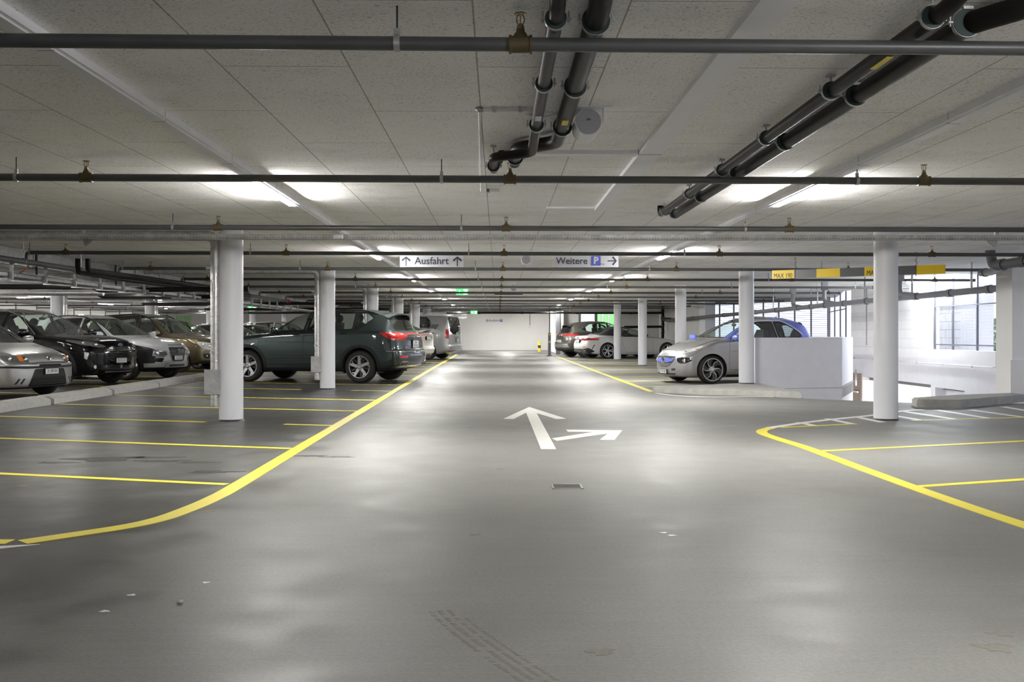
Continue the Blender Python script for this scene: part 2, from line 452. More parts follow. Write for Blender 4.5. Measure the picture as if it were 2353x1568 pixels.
M['lamp_orange'] = plain('orange_indicator', (.75, .20, .02), .15, coat=1.0, var=.25, scale=60)
M['lamp_red'] = plain('red_tail_lamp', (.52, .010, .009), .12, coat=1.0, var=.35, scale=24)
M['lamp_smoke_red'] = plain('smoked_tail_lamp', (.09, .02, .02), .12, coat=1.0, var=.3, scale=24)
M['number_plate'] = plain('number_plate_white', (.66, .66, .65), .4, var=.03)
M['plate_ink'] = plain('number_plate_ink', (.02, .02, .02), .5)
M['fabric_roof'] = plain('black_soft_top', (.012, .013, .018), .8, var=.15, scale=60)
# ------------------------------------------------------------------ camera, world, view
cam = bpy.data.cameras.new('camera'); camo = bpy.data.objects.new('camera', cam); COL.objects.link(camo)
cam.lens = 36; cam.sensor_width = 36; cam.sensor_fit = 'HORIZONTAL'; cam.shift_y = -18/2353
cam.clip_end = 300
camo.location = (0, 0, 1.10); camo.rotation_euler = (R(90), 0, -math.atan(32.5/2353))
SC.camera = camo
w = bpy.data.worlds.new('overcast_sky'); SC.world = w; w.use_nodes = True
bg = w.node_tree.nodes['Background']; bg.inputs[0].default_value = (.76, .81, 1.0, 1); bg.inputs[1].default_value = 1.5
vs = SC.view_settings; vs.view_transform = 'Standard'; vs.look = 'None'; vs.gamma = 1; vs.use_curve_mapping = False; vs.exposure = EXPO
SC.cycles.use_denoising = True
SC.cycles.max_bounces = 10; SC.cycles.diffuse_bounces = 8; SC.cycles.glossy_bounces = 4; SC.cycles.transparent_max_bounces = 16
SC.cycles.sample_clamp_indirect = 6.0

CEIL = 2.40
COLY = [12.95+7.3*k for k in range(8)]           # column rows along the lane

# ------------------------------------------------------------------ shell
def struct(name, mb, mat, smooth=0):
    return tag(mb.build(name, mat, None, smooth), kind='structure')

VOID = [(5.15, 17.15), (5.74, 16.68), (6.67, 15.99), (8.6, 15.9), (10.7, 15.2), (10.7, 31.2), (8.32, 31.2), (8.32, 23.85), (7.16, 21.2), (5.25, 20.62), (5.22, 18.6)]
outer = [(-21, -16), (10.9, -16), (10.9, 8), (10.9, 41), (8.35, 53), (3.2, 53), (3.2, 66), (-21, 66)]
fm = MB()
polys = [[Vector((x, y, 0)) for x, y in outer], [Vector((x, y, 0)) for x, y in VOID][::-1]]
flat = [p for q in polys for p in q]
tri = geometry.tessellate_polygon(polys)
fs = []
for t in tri:
    a, b_, c_ = [flat[i] for i in t]
    fs.append(list(t) if (b_-a).cross(c_-a).z > 0 else list(t)[::-1])
n0 = len(flat); fm.add(flat, fs)
fm.add([p-Vector((0, 0, .25)) for p in flat], [f[::-1] for f in fs])
k0 = 0
for q in polys:
    for i in range(len(q)):
        a, b_ = k0+i, k0+(i+1) % len(q)
        fm.f.append([a, b_, b_+n0, a+n0]); fm.m.append(0)
    k0 += len(q)
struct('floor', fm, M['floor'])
struct('ceiling', MB().prism([(-21, -16), (10.7, -16), (10.7, 31.5), (12.3, 37), (12.3, 43), (8.6, 53.4), (3.4, 53.4), (3.4, 66), (-21, 66)], CEIL, CEIL+.12), M['ceiling'])
# ramp down beyond the crest
rm = MB()
cr = [(5.15, 17.15), (5.74, 16.68), (6.67, 15.99), (8.6, 15.9), (10.5, 15.2)]
fa = [(5.22, 31.2), (6.5, 31.2), (7.6, 31.2), (9.2, 31.2), (10.5, 31.2)]
rm.add([(x, y, -.002) for x, y in cr]+[(x, y, -2.3) for x, y in fa], [(i, i+1, 6+i, 5+i) for i in range(4)])
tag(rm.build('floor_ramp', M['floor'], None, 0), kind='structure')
# outer walls
struct('wall_rear', MB().box(-21, 10.5, -16.3, -16, 0, CEIL), M['white_wall'])
struct('wall_left', MB().box(-21.3, -21, -16, 66, 0, CEIL), M['white_wall'])
struct('wall_far', MB().box(-21, 3.2, 66, 66.3, 0, CEIL), M['white_wall'])
struct('wall_far_side', MB().box(3.2, 3.5, 53.3, 66, 0, CEIL), M['white_wall'])
wm_ = MB()
wm_.box(3.35, 4.3, 53, 53.3, 0, CEIL); wm_.box(4.3, 6.05, 53, 53.3, 0, 1.15); wm_.box(6.05, 8.4, 53, 53.3, 0, CEIL); wm_.box(4.3, 6.05, 53, 53.3, 2.28, CEIL)
struct('wall_back_right', wm_, M['grey_wall'])
# glazed opening in the back right wall, lit room behind it
t = thing('window_1', None, None, (4.3, 53, 1.15)); tag(t, kind='structure')
MB().box(-.12, 0, -.02, .2, -1.15, 1.25).box(.72, .86, -.02, .2, 0, 1.13).box(1.75, 1.92, -.02, .2, -1.15, 1.25).build('window_frame', M['frame_grey'], t, 0)
for x0, x1, m_ in ((0, .72, 'white_pane'), (.86, 1.10, 'green_pane'), (1.22, 1.42, 'green_pane'), (1.52, 1.75, 'green_pane'), (1.10, 1.22, 'white_pane'), (1.42, 1.52, 'white_pane')):
    MB().box(x0, x1, .25, .28, 0, 1.13).build('window_pane', M[m_], t, 0)
struct('wall_room_behind', MB().box(4.0, 6.3, 54.6, 54.7, 0, CEIL), M['white_wall'])
# dark steel door frame beside the end of the lane
t = thing('door_1', None, None, (3.02, 52.6, 0)); tag(t, kind='structure')
MB().box(-.02, .18, 0, .35, 0, CEIL).build('door_frame', M['frame_grey'], t, 0)
MB().box(.18, .36, .05, .45, 0, CEIL).build('door_jamb', M['grey_wall'], t, 0)
# right outer wall, back part
struct('wall_right_back', MB().box(8.35, 8.6, 41.6, 53, 0, CEIL), M['grey_wall'])
struct('trim_1', MB().box(8.2, 8.6, 40.4, 41.6, 0, CEIL), M['column'])
# right outer wall beside the ramp
XW = 10.5
wr = MB()
wr.box(XW, XW+.3, 29.35, 31.2, -2.4, .71); wr.box(XW, XW+.3, 24.7, 29.35, -.15, .71); wr.box(XW, XW+.3, 24.45, 24.7, -2.4, .71)
wr.box(XW, XW+.3, 22.9, 24.45, -.2, .71); wr.box(XW, XW+.3, 8, 22.9, -2.4, .71); wr.box(XW+.25, XW+.3, 22.9, 24.45, -2.4, -.2)
struct('wall_right_parapet', wr, M['parapet'])
struct('wall_right_near', MB().box(XW, XW+.3, -16, 8, 0, CEIL), M['white_wall'])
struct('wall_right_blocks', MB().box(XW, XW+.24, 24.75, 30.3, .71, CEIL), M['blocks'])
struct('trim_2', MB().box(XW-.02, XW+.02, 30.3, 31.2, .70, .75), M['white_wall'])
# lit lower passage behind the openings
lp = MB(); lp.box(13, 13.2, 22.5, 31, -2.4, -.15); lp.box(XW+.3, 13, 29.4, 29.5, -2.4, -.15); lp.box(XW+.3, 13, 22.4, 22.5, -2.4, -.15); lp.box(XW+.3, 13, 22.5, 29.4, -2.5, -2.4); lp.box(XW+.3, 13.2, 22.4, 31, -.15, -.05)
struct('wall_lower_passage', lp, M['white_wall'])
# wall piece at the right edge of the frame
struct('wall_right_pier', MB().box(8.47, 9.4, 16.75, 17.3, 0, CEIL).box(8.43, 9.4, 16.72, 16.76, 0, .66), M['white_wall'])
# brick infill beside the lower passage, with a wire gate in front of it
struct('wall_brick_infill', MB().box(XW-.03, XW, 29.4, 31.2, -2.35, -.07), M['bricks'])
# white parapet of the ramp
pb = MB().prism([(5.16, 20.47), (7.16, 21.2), (8.29, 23.8), (8.29, 31.2), (8.05, 31.2), (8.05, 23.9), (7.0, 21.42), (5.16, 20.74)], -2.3, 1.009)
struct('wall_ramp_parapet', pb, M['parapet'])
tr = MB().prism([(5.20, 20.478), (7.165, 21.19), (8.305, 23.8), (8.29, 23.8), (7.16, 21.2), (5.20, 20.49)], -.032, -.02)
struct('trim_3', tr, M['grey_wall'])

# louvred opening: frame posts, slats
t = thing('window_2', None, None, (8.45, 41.4, 0), math.atan2(36.7-41.4, 11.9-8.45)); tag(t, kind='structure')
LW = math.hypot(36.7-41.4, 11.9-8.45)
MB().box(0, LW, -.06, .06, 2.27, 2.4).box(0, LW, -.08, .08, 0, .5).build('window_frame', M['concrete'], t, 0)
mb = MB()
for i in range(9): mb.box(LW*i/8-.02, LW*i/8+.02, -.05, .0, .5, 2.27)
mb.build('window_mullion', M['frame_grey'], t, 0)
mb = MB()
z = .55
rot = Matrix.Rotation(R(9), 4, 'X')
while z < 2.26:
    mb.box(0, LW, -.028, .028, -.003, .003, Matrix.Translation((0, .05, z)) @ rot); z += .075
mb.build('window_slat', M['frame_grey'], t, 0)
# open glazing beside it, mesh window beside the ramp
def bars(name, x0, y0, x1, y1, z0, z1, posts, rails, mesh):
    L = math.hypot(x1-x0, y1-y0)
    t = thing(name, None, None, (x0, y0, 0), math.atan2(y1-y0, x1-x0)); tag(t, kind='structure')
    mb = MB()
    for p in posts: mb.box(L*p-.02, L*p+.02, -.02, .02, z0, z1)
    for r_ in rails: mb.box(0, L, -.015, .015, z0+(z1-z0)*r_-.014, z0+(z1-z0)*r_+.014)
    mb.build('window_frame', M['frame_grey'], t, 0)
    if mesh:
        mb = MB(); k = int(L/mesh)
        for i in range(k): mb.box(i*mesh, i*mesh+.0035, .03, .0335, z0, z1)
        for i in range(int((z1-z0)/mesh)): mb.box(0, L, .03, .0335, z0+i*mesh, z0+i*mesh+.0035)
        tag(mb.build('window_mesh', M['louvre'], t, 0))
bars('window_3', 11.9, 36.6, 10.7, 31.3, .45, 2.4, (0.02, .35, .68, .98), (.02, .72), .12)
bars('window_4', XW+.1, 24.72, XW+.1, 14.6, .71, 2.4, (.002, .10, .22, .34, .46, .6, .75, .9), (.07, .61), .07)
for y in (24.62, 23.7, 22.48, 21.28):
    pass
# outside
struct('ground_outside', MB().box(10.85, 60, -10, 80, -.1, 0), M['ground_out'])
struct('wall_outside', MB().box(13.3, 13.6, 28.9, 31.5, 0, 2.5), block_material('outside_block_masonry', (.80, .80, .78), .5, .24, (.45, .45, .43), .012, (R(90), 0, R(90))))
struct('column_outside', MB().lathe([(.42, 0), (.42, 2.5)], 32, Matrix.Translation((13.35, 28.35, 0))), M['white_wall'], 35)

def hedge(name, x0, x1, y0, y1, z0, z1, n, label):
    rnd = random.Random(3); mb = MB()
    for i in range(n):
        c = Vector((rnd.uniform(x0, x1), rnd.uniform(y0, y1), rnd.uniform(z0, z1)))
        a = Vector((rnd.gauss(0, 1), rnd.gauss(0, 1), rnd.gauss(0, 1))).normalized(); b = a.orthogonal().normalized(); s = rnd.uniform(.05, .1)
        mb.add([c-a*s, c-b*s*.4, c+a*s, c+b*s*.4], [(0, 1, 2, 3)])
    return tag(mb.build(name, M['leaf'], None, 0), label, 'hedge')
hedge('hedge', 17.25, 19.2, 35.6, 37.6, 0, 1.62, 3600, 'green hedge outside behind the wire mesh window')
hedge('garden_shrub', 12.6, 13.6, 37.5, 39.2, 0, .95, 500, 'small green shrub outside behind the white ramp parapet')

# ------------------------------------------------------------------ columns with spiral ducts
def spiral_duct(x, y, side):
    """side -1: horizontal run to the left, +1 to the right"""
    t = thing('ventilation_duct', None, 'duct', (x, y, 0))
    run = bend([(side*3.4, 0, 2.325), (0, 0, 2.325), (0, 0, 1.55)], .13, 8)
    mb = MB(); mb.tube(run[:-1]+[(0, 0, 1.86)], .0635, 20)
    for z in (1.86, 1.965, 2.04, 2.12): mb.lathe([(.0635, z-.004), (.067, z-.004), (.067, z+.004), (.0635, z+.004)], 20)
    mb.build('elbow', M['duct_dull'], t)
    mb = MB(); mb.lathe([(.0635, .18), (.0635, 1.86), (.058, 1.86), (.058, .18)], 24, None, True)
    pts = []; k = 0
    while True:
        a = k*.35; z = .2+a/(2*math.pi)*.115
        if z > 1.84: break
        pts.append((.0645*math.cos(a), .0645*math.sin(a), z)); k += 1
    mb.tube(pts, .0032, 5)
    mb.build('duct_pipe', M['duct'], t)
    mb = MB(); mb.tube([(-.06, 0, 1.92), (-.115, 0, 1.92)], .022, 12); mb.lathe([(.0, 0), (.027, 0), (.027, .008), (0, .008)], 12, Matrix.Translation((-.115, 0, 1.92)) @ Matrix.Rotation(R(90), 4, 'Y'))
    mb.build('test_port', M['duct_dull'], t)
    MB().lathe([(.064, .84), (.069, .84), (.069, .87), (.064, .87)], 20).box(.06, .10, -.012, .012, .845, .865).build('clamp_ring', M['zinc'], t)
    mb = MB(); mb.box(-.118, .205, -.088, -.08, .335, .645); mb.box(-.118, -.110, -.08, .0, .335, .645); mb.box(.197, .205, -.08, -.06, .335, .645)
    g = mb.build('guard_plate', M['plate_metal'], t, 0)
    for bx in (-.095, .182):
        for bz in (.36, .62): MB().ball((bx, -.09, bz), .006, .004, .006, 8, 4).build('bolt', M['zinc'], g)
    return t

def column(x, y, label, z0=0.0):
    t = thing('round_column', label, 'column', (x, y, 0))
    MB().lathe([(.149, z0), (.149, CEIL)], 40).build('shaft', M['column'], t, 40)
    MB().lathe([(.165, z0), (.152, z0+.012), (.15, z0+.02)], 28).build('base_joint', M['dark_metal'], t)
ordn = ['nearest', 'second', 'third', 'fourth', 'fifth', 'sixth', 'seventh', 'eighth']
duct0 = None
for i, y in enumerate(COLY[:6]):
    column(-3.36, y, 'white round column left of the lane, %s of that row' % (ordn[i] if i == 0 else ordn[i]+' from the camera'))
    if duct0 is None: d = duct0 = spiral_duct(-3.55, y-.02, -1)
    else: d = copy_tree(duct0); d.location = (-3.55, y-.02, 0)
    d['label'] = 'galvanised spiral air duct with guard plate at the %s column left of the lane' % ordn[i]
for i, y in enumerate(COLY[:5]):
    column(4.93, y, 'white round column right of the lane, %s' % ['nearest, before the ramp crest', 'second, at the white ramp parapet', 'third, behind the silver and blue hatchback', 'fourth, in front of the white convertible', 'fifth, beside the white convertible tail'][i], .1 if i == 1 else 0)
# duct at the second row of columns: the run leads to the right
duct1 = None
for i, y in enumerate(COLY[1:7]):
    y += 7.3-0.0 if False else 0
    yy = y+0.0
    column(-11.8, yy, 'white round column behind the back row of cars, %s of that row' % (ordn[i]+(' from the camera' if i else '')))
    if i in (1, 2, 3):
        d = spiral_duct(-11.57, yy-.02, 1)
        d['label'] = 'galvanised spiral air duct on the %s column behind the back row of cars' % ordn[i]

# ------------------------------------------------------------------ sprinkler pipes
PZ = 2.25; TILT = .0145
def tee(lod):
    mb = MB(); Mx = Matrix.Rotation(R(90), 4, 'Y')
    mb.lathe([(.033, -.046), (.038, -.046), (.038, -.036), (.034, -.034), (.034, .034), (.038, .036), (.038, .046), (.033, .046)], 14 if lod else 8, Mx)
    mb.lathe([(.03, .0), (.027, .04), (.017, .052), (.017, .062), (0, .062)], 12 if lod else 6)
    return mb
def head(lod):
    mb = MB()
    mb.lathe([(.0, .06), (.015, .06), (.015, .075), (.009, .078), (.009, .082), (0, .082)], 10 if lod else 6)
    if lod:
        for s in (-1, 1): mb.tube([(s*.009, 0, .08), (s*.016, 0, .095), (s*.014, 0, .112), (s*.005, 0, .120)], .0028, 6)
        mb.tube([(0, 0, .082), (0, 0, .118)], .0022, 6)
    mb.lathe([(0, .119), (.026, .119), (.024, .124), (0, .124)], 12 if lod else 6)
    return mb
def hang(lod):
    mb = MB()
    mb.lathe([(.028, -.012), (.033, -.012), (.033, .012), (.028, .012)], 14 if lod else 8, Matrix.Rotation(R(90), 4, 'Y'))
    mb.box(-.012, .012, -.005, .005, .03, .06)
    if lod: mb.tube([(0, -.02, .036), (0, .02, .036)], .005, 6)
    return mb
ms = {}
for lod in (0, 1):
    ms['tee', lod] = tee(lod).mesh('tee_fitting', M['brass']); ms['head', lod] = head(lod).mesh('sprinkler_head', M['bright_brass'])
    ms['hang', lod] = hang(lod).mesh('pipe_clamp', M['zinc'])
    ms['rod', lod] = MB().tube([(0, 0, .05), (0, 0, CEIL-PZ)], .004, 6).mesh('threaded_rod', M['dark_metal'])
def inst(name, key, parent, loc, lod):
    o = bpy.data.objects.new(name, ms[key, lod]); o.location = loc; return link(o, parent)
def sprinkler_row(k, y, x0, x1, label, elbow=False, zoff=0.0, lod=1, hx=.09, gx=-.40, group=None):
    mb = MB()
    path = [(x0, y+TILT*x0, PZ+zoff), (x1, y+TILT*x1, PZ+zoff)]
    if elbow:
        path = [(x0, path[0][1], 2.14)]+bend([(x0, path[0][1], 2.15), path[0], path[1]], .05, 5)[1:]
    mb.tube(path, .028, 14)
    mb.tube([(x1-.03, y+TILT*(x1-.03), PZ+zoff), (x1+.012, y+TILT*(x1+.012), PZ+zoff)], .035, 12)
    o = mb.build('sprinkler_pipe', M['steel_pipe'])
    tag(o, label, 'pipe', group)
    half = .52*max(y, 1)
    x = hx+3.13*math.floor((x0-hx)/3.13+1)
    while x < x1-.2:
        if abs(x) < half+.6 and not (elbow and x-x0 < .35):
            f = inst('tee_fitting', 'tee', o, (x, y+TILT*x, PZ+zoff), lod)
            inst('sprinkler_head', 'head', f, (0, 0, 0), lod)
        x += 3.13
    x = gx+3.13*math.floor((x0-gx)/3.13+1)
    while x < x1-.1:
        if abs(x) < half+.6:
            f = inst('hanger', 'hang', o, (x, y+TILT*x, PZ+zoff), lod)
            inst('rod', 'rod', f, (0, 0, -zoff), lod)
        x += 3.13
    return o
nth = ['nearest to the camera', 'second from the camera', 'third from the camera', 'fourth from the camera', 'fifth from the camera', 'sixth from the camera', 'seventh from the camera', 'eighth from the camera', 'ninth from the camera',
       'tenth from the camera', 'eleventh from the camera', 'twelfth from the camera', 'thirteenth from the camera', 'fourteenth from the camera', 'fifteenth from the camera', 'sixteenth from the camera', 'seventeenth from the camera']
XR = [4, 6, 8.3, 9.2, 9.2, 10.35, 10.35, 9.8, 8.9, 10.2, 9.6, 8.2, 8.2, 3.1, 3.1, 3.1]
for k in range(15):
    y = 4.075+3.575*k
    x0 = -6.72 if k >= 3 else -6.9
    sprinkler_row(k, y, x0, XR[k], 'grey sprinkler pipe across the ceiling over the lane, '+nth[k], elbow=k >= 3, lod=1 if k < 8 else 0, gx=-.40 if k % 2 == 0 else -.42)
for k in range(9):
    y = 26.2+3.575*k*1.12
    sprinkler_row(k, y, -20.5, -8.0, 'thin dark sprinkler pipe over the back row of cars, '+nth[k], lod=0, zoff=-.02, hx=.7, gx=-.9)

# main feed pipe with red couplings
mb = MB(); mb.tube([(-6.72, 1.0, 2.11), (-6.72, 54, 2.13)], .04, 14)
t = tag(mb.build('main_sprinkler_pipe', M['steel_pipe']), 'thick grey main sprinkler pipe running back above the wheel stops', 'pipe')
for y in (17.2, 22.4, 27.6, 32.8, 38.0):
    MB().lathe([(.041, -.03), (.055, -.03), (.058, 0), (.055, .03), (.041, .03)], 16, Matrix.Translation((-6.72, y, 2.12)) @ Matrix.Rotation(R(90), 4, 'X')).box(-6.66, -6.645, y-.02, y+.02, 2.06, 2.18).build('coupling', M['red'], t)
for y in (14.6, 16.6, 20.0, 24.4, 29.5):
    mb = MB(); mb.lathe([(.041, -.012), (.047, -.012), (.047, .012), (.041, .012)], 14, Matrix.Translation((-6.72, y, 2.12)) @ Matrix.Rotation(R(90), 4, 'X')); mb.tube([(-6.72, y, 2.16), (-6.72, y, CEIL)], .005, 6)
    mb.build('hanger', M['zinc'], t)

# rectangular duct with flanged seams
mb = MB().box(-7.95, -7.3, 6, 50, 2.12, 2.392)
t = tag(mb.build('rectangular_duct', M['duct'], None, 0), 'long rectangular galvanised air duct under the ceiling above the parked row', 'duct')
mb = MB()
for i in range(20):
    y = 7.2+i*1.5
    MB().box(-7.96, -7.285, y-.012, y+.012, 2.105, 2.395).build('flange', M['duct_dull'], t, 0)
for y in (16.25, 19.6, 23.9): MB().box(-7.285, -7.265, y-.02, y+.02, 2.02, 2.395).build('hanger_strip', M['dark_metal'], t, 0)

# cable ladder on brackets
mb = MB()
for x in (-6.98, -7.40): mb.box(x-.012, x+.012, 11, 46, 1.915, 1.965)
y = 11.1
while y < 46: mb.box(-7.4, -6.98, y-.015, y+.015, 1.918, 1.935); y += .3
t = tag(mb.build('cable_ladder', M['duct_dull'], None, 0), 'galvanised cable ladder on brackets below the main sprinkler pipe', 'cable tray')
y = 13.6
while y < 36:
    mb = MB().box(-6.955, -6.915, y-.025, y+.025, 1.87, 2.12 if y > 14.5 else CEIL)
    mb.build('bracket_post', M['duct_dull'], t, 0)
    mb = MB(); mb.add([(-6.955, y-.02, 1.865), (-6.955, y+.02, 1.865), (-7.45, y-.02, 1.895), (-7.45, y+.02, 1.895), (-6.955, y-.02, 1.912), (-6.955, y+.02, 1.912), (-7.45, y-.02, 1.912), (-7.45, y+.02, 1.912)],
        [(0, 2, 3, 1), (4, 5, 7, 6), (0, 1, 5, 4), (2, 6, 7, 3), (0, 4, 6, 2), (1, 3, 7, 5)])
    mb.build('bracket_arm', M['duct'], t, 0)
    y += 1.1
mb = MB()
for i, x in enumerate((-7.05, -7.11, -7.18, -7.24, -7.31)):
    mb.tube([(x+.012*math.sin(j*1.7+i), 11.5+j*1.7, 1.963+.008*math.sin(j+i)) for j in range(20)], .016, 6)
tag(mb.build('cable_bundle', M['cable']), 'dark cables lying along the cable ladder', 'cables', kind='stuff')
tag(MB().tube([(-7.0, 15.0, 1.95), (-6.98, 15.3, 2.06), (-7.1, 15.6, 2.16), (-7.3, 15.8, 2.2)], .011, 8).build('orange_cable', M['orange']), 'short orange cable rising from the cable ladder', 'cable')

# dark insulated pipes at the left ceiling
def pipe(name, pts, r, mat, label, br=.07, n=12, cat='pipe', bands=()):
    mb = MB().tube(bend(pts, br, 6) if len(pts) > 2 else pts, r, n)
    o = tag(mb.build(name, M[mat]), label, cat)
    return o
pipe('drain_pipe', [(-6.05, 15.2, 2.2), (-6.05, 15.2, 2.03), (-6.30, 17.5, 2.08), (-6.33, 26, 2.14)], .038, 'black_pipe', 'black drain pipe dropping and running back below the fourth sprinkler pipe')
pipe('drain_pipe', [(-6.2, 15.2, 2.2), (-6.2, 15.2, 2.0), (-6.48, 17.5, 2.03), (-6.52, 27, 2.07)], .038, 'black_pipe', 'second black drain pipe close beside the main sprinkler pipe')
pipe('drain_pipe', [(-11, 20.6, 2.03), (-8.1, 20.6, 2.03), (-8.0, 20.6, 1.96), (-5.0, 20.6, 1.99)], .05, 'black_pipe', 'thick black pipe crossing behind the cable ladder')
pipe('drain_pipe', [(-9.5, 24.2, 2.10), (-9.3, 24.2, 1.96), (-6.2, 24.2, 1.96)], .05, 'black_pipe', 'black pipe with a bend crossing under the rectangular duct')
pipe('spiral_pipe', [(-16, 23.5, 2.02), (-9.0, 23.5, 2.02)], .07, 'duct', 'round galvanised duct far left behind the cable ladder', cat='duct')
for i, (y, z, xx) in enumerate(((33, 2.055, -4.0), (40, 2.05, -4.1), (47, 2.045, -4.0))):
    pipe('drain_pipe', [(-11.4, y, z-.02), (-6.3, y, z), (xx, y, z)], .05, 'black_pipe', 'dark pipe crossing the ceiling behind the green car, %s of three' % ['nearest', 'middle', 'farthest'][i])

# perforated galvanised cable tray across the front columns
mb = MB(); ty = 12.42; x0, x1 = -6.9, 9.4
L = x1-x0
holes = MB()
mb.box(x0, x1, ty-.002, ty, 2.235, 2.296); mb.box(x0, x1, ty, ty+.10, 2.235, 2.237); mb.box(x0, x1, ty+.10, ty+.102, 2.235, 2.296)
mb.box(x0, x1, ty-.006, ty, 2.293, 2.297)
t = tag(mb.build('cable_tray', M['duct_dull'], None, 0), 'perforated galvanised cable tray across the lane in front of the nearest columns', 'cable tray')
x = x0+.02
while x < x1:
    holes.lathe([(0, 0), (.0055, 0), (.0055, .0012), (0, .0012)], 8, Matrix.Translation((x, ty-.0021, 2.254)) @ Matrix.Rotation(R(90), 4, 'X')); x += .0356
tag(holes.build('perforation', M['black'], t, 0), kind='stuff')
for x in (-5.6, -1.93, 1.19, 4.25):
    mb = MB().box(x-.06, x+.06, ty-.0055, ty-.002, 2.243, 2.290)
    for s in (-.03, .03): mb.ball((x+s, ty-.007, 2.254), .006, .004, .006, 8, 4)
    mb.build('joint_plate', M['duct'], t, 0)
for x in (-4.88, 5.98):
    s = -1 if x < 0 else 1
    mb = MB()
    y0 = ty+.01
    mb.add([(x, y0, 2.232), (x+.14*s*1, y0+.02, 2.232), (x+.12*s, y0+.02, 2.16), (x+.10*s, y0+.02, 2.152), (x, y0+.03, 2.232), (x+.14*s, y0+.05, 2.232), (x+.12*s, y0+.05, 2.16), (x+.10*s, y0+.05, 2.152)],
        [(0, 1, 2, 3), (7, 6, 5, 4), (0, 4, 5, 1), (1, 5, 6, 2), (2, 6, 7, 3), (3, 7, 4, 0)])
    mb.box(x+.10*s, x+.14*s, y0, y0+.04, 2.23, CEIL)
    mb.build('bracket', M['duct_dull'], t, 0)

# ------------------------------------------------------------------ light rails
def light_rail(x, y0, y1, lamps, label, lens='lens', wd=.036):
    o = tag(MB().box(x-wd, x+wd, y0, y1, 2.335, CEIL).box(x-wd-.022, x-wd, y0, y1, 2.345, 2.351).box(x+wd, x+wd+.022, y0, y1, 2.345, 2.352).build('light_rail', M['white_metal'], None, 0), label, 'ceiling light')
    for y in lamps:
        MB().box(x-.026, x+.026, y-.75, y+.75, 2.321, 2.336).build('led_lens', M[lens], o, 0)
    for y in [y0+1.5*i for i in range(int((y1-y0)/1.5))]:
        if -1 < y < 30: MB().box(x-wd-.001, x+wd+.001, y-.0015, y+.0015, 2.334, CEIL-.001).build('rail_joint', M['frame_grey'], o, 0)
lampy = [9.12+7.2*k for k in range(-3, 7)]
light_rail(-1.975, -15, 56, lampy[:2]+lampy[3:], 'long white light rail on the ceiling left of the lane centre')
light_rail(2.69, -15, 56, lampy, 'long white light rail on the ceiling right of the lane centre')
light_rail(-12.65, -10, 55, [1.9+7.2*k for k in range(0, 8)], 'white light rail above the aisle behind the back row of cars', 'dim_lens')
light_rail(-8.55, 4, 50, [10.8+4.3*k for k in range(0, 9)], 'white light rail above the hoods of the back row of cars', 'row_lens')
light_rail(-16.6, 5, 64, [14.8+7.2*k for k in range(0, 7)], 'farthest white light rail near the left outer wall', 'dim_lens')
light_rail(.6, 57, 65, [59, 62.5], 'short white light rail added to brighten the end wall of the lane')  # extra rail, added so the end wall gets more light
# lamps of the rooms that are lit beyond the openings
tag(MB().box(4.5, 6.0, 53.8, 53.9, 2.34, 2.39).build('room_lamp', M['lens'], None, 0), 'lamp in the lit room behind the glazed back wall', 'lamp')
tag(MB().box(12.3, 12.45, 25.3, 26.8, -.2, -.16).build('passage_lamp', M['lens'], None, 0), 'ceiling lamp inside the lit lower passage', 'lamp')
tag(MB().box(10.2, 10.28, 22.6, 25.4, 2.34, 2.399).build('strip_lamp', M['cool_lens'], None, 0), 'lit strip lamp under the ceiling at the mesh window', 'lamp')

# ------------------------------------------------------------------ ceiling services near the camera
def banded_pipe(name, pts, r, label, clamps, br=.09, cuff=True):
    t = thing(name, label, 'pipe')
    P = bend(pts, br, 8)
    MB().tube(P, r, 20).build('pipe_body', M['black_pipe'], t)
    for (c, d, half) in clamps:
        c = Vector(c); d = Vector(d).normalized()
        q = d.to_track_quat('Z', 'Y').to_matrix().to_4x4(); q.translation = c
        cl = MB().lathe([(r, -.014), (r+.011, -.014), (r+.011, .014), (r, .014)], 22, q).build('pipe_clamp', M['green_rubber'], t)
        mb = MB().lathe([(r+.011, -.010), (r+.0135, -.010), (r+.0135, .010), (r+.011, .010)], 22, q)
        side = d.cross(Vector((0, 0, 1))).normalized()
        for s in (-1, 1):
            e = c+side*s*(r+.02); mb.box(-.010, .010, -.012, .012, -.003, .003, Matrix.Translation(e)); mb.tube([e-Vector((0, 0, .014)), e+Vector((0, 0, .03))], .004, 6)
        mb.build('clamp_band', M['zinc'], cl)
        mb = MB().tube([c+Vector((0, 0, r+.012)), (c.x, c.y, CEIL)], .006, 8); mb.box(c.x-.02, c.x+.02, c.y-.02, c.y+.02, CEIL-.012, CEIL)
        mb.build('clamp_rod', M['zinc'], cl)
    return t
Yd = (0, 1, 0)
t = banded_pipe('drain_pipe', [(.215, 3.42, 2.43), (.224, 3.86, 2.318), (.223, 6.0, 2.312), (.22, 6.58, 2.262), (-.03, 6.72, 2.255), (-.03, 7.3, 2.262), (.04, 7.3, 2.40)], .031, 'thinner left pipe of the black pair above the lane centre',
    [((.224, 3.96, 2.316), Yd, 1), ((.224, 4.98, 2.314), Yd, 1), ((.2235, 5.95, 2.311), Yd, 1), ((-.03, 7.08, 2.258), Yd, 1)], .06)
MB().box(.205, .239, 5.58, 5.69, 2.2786, 2.283).build('label', M['sign_white'], t, 0)
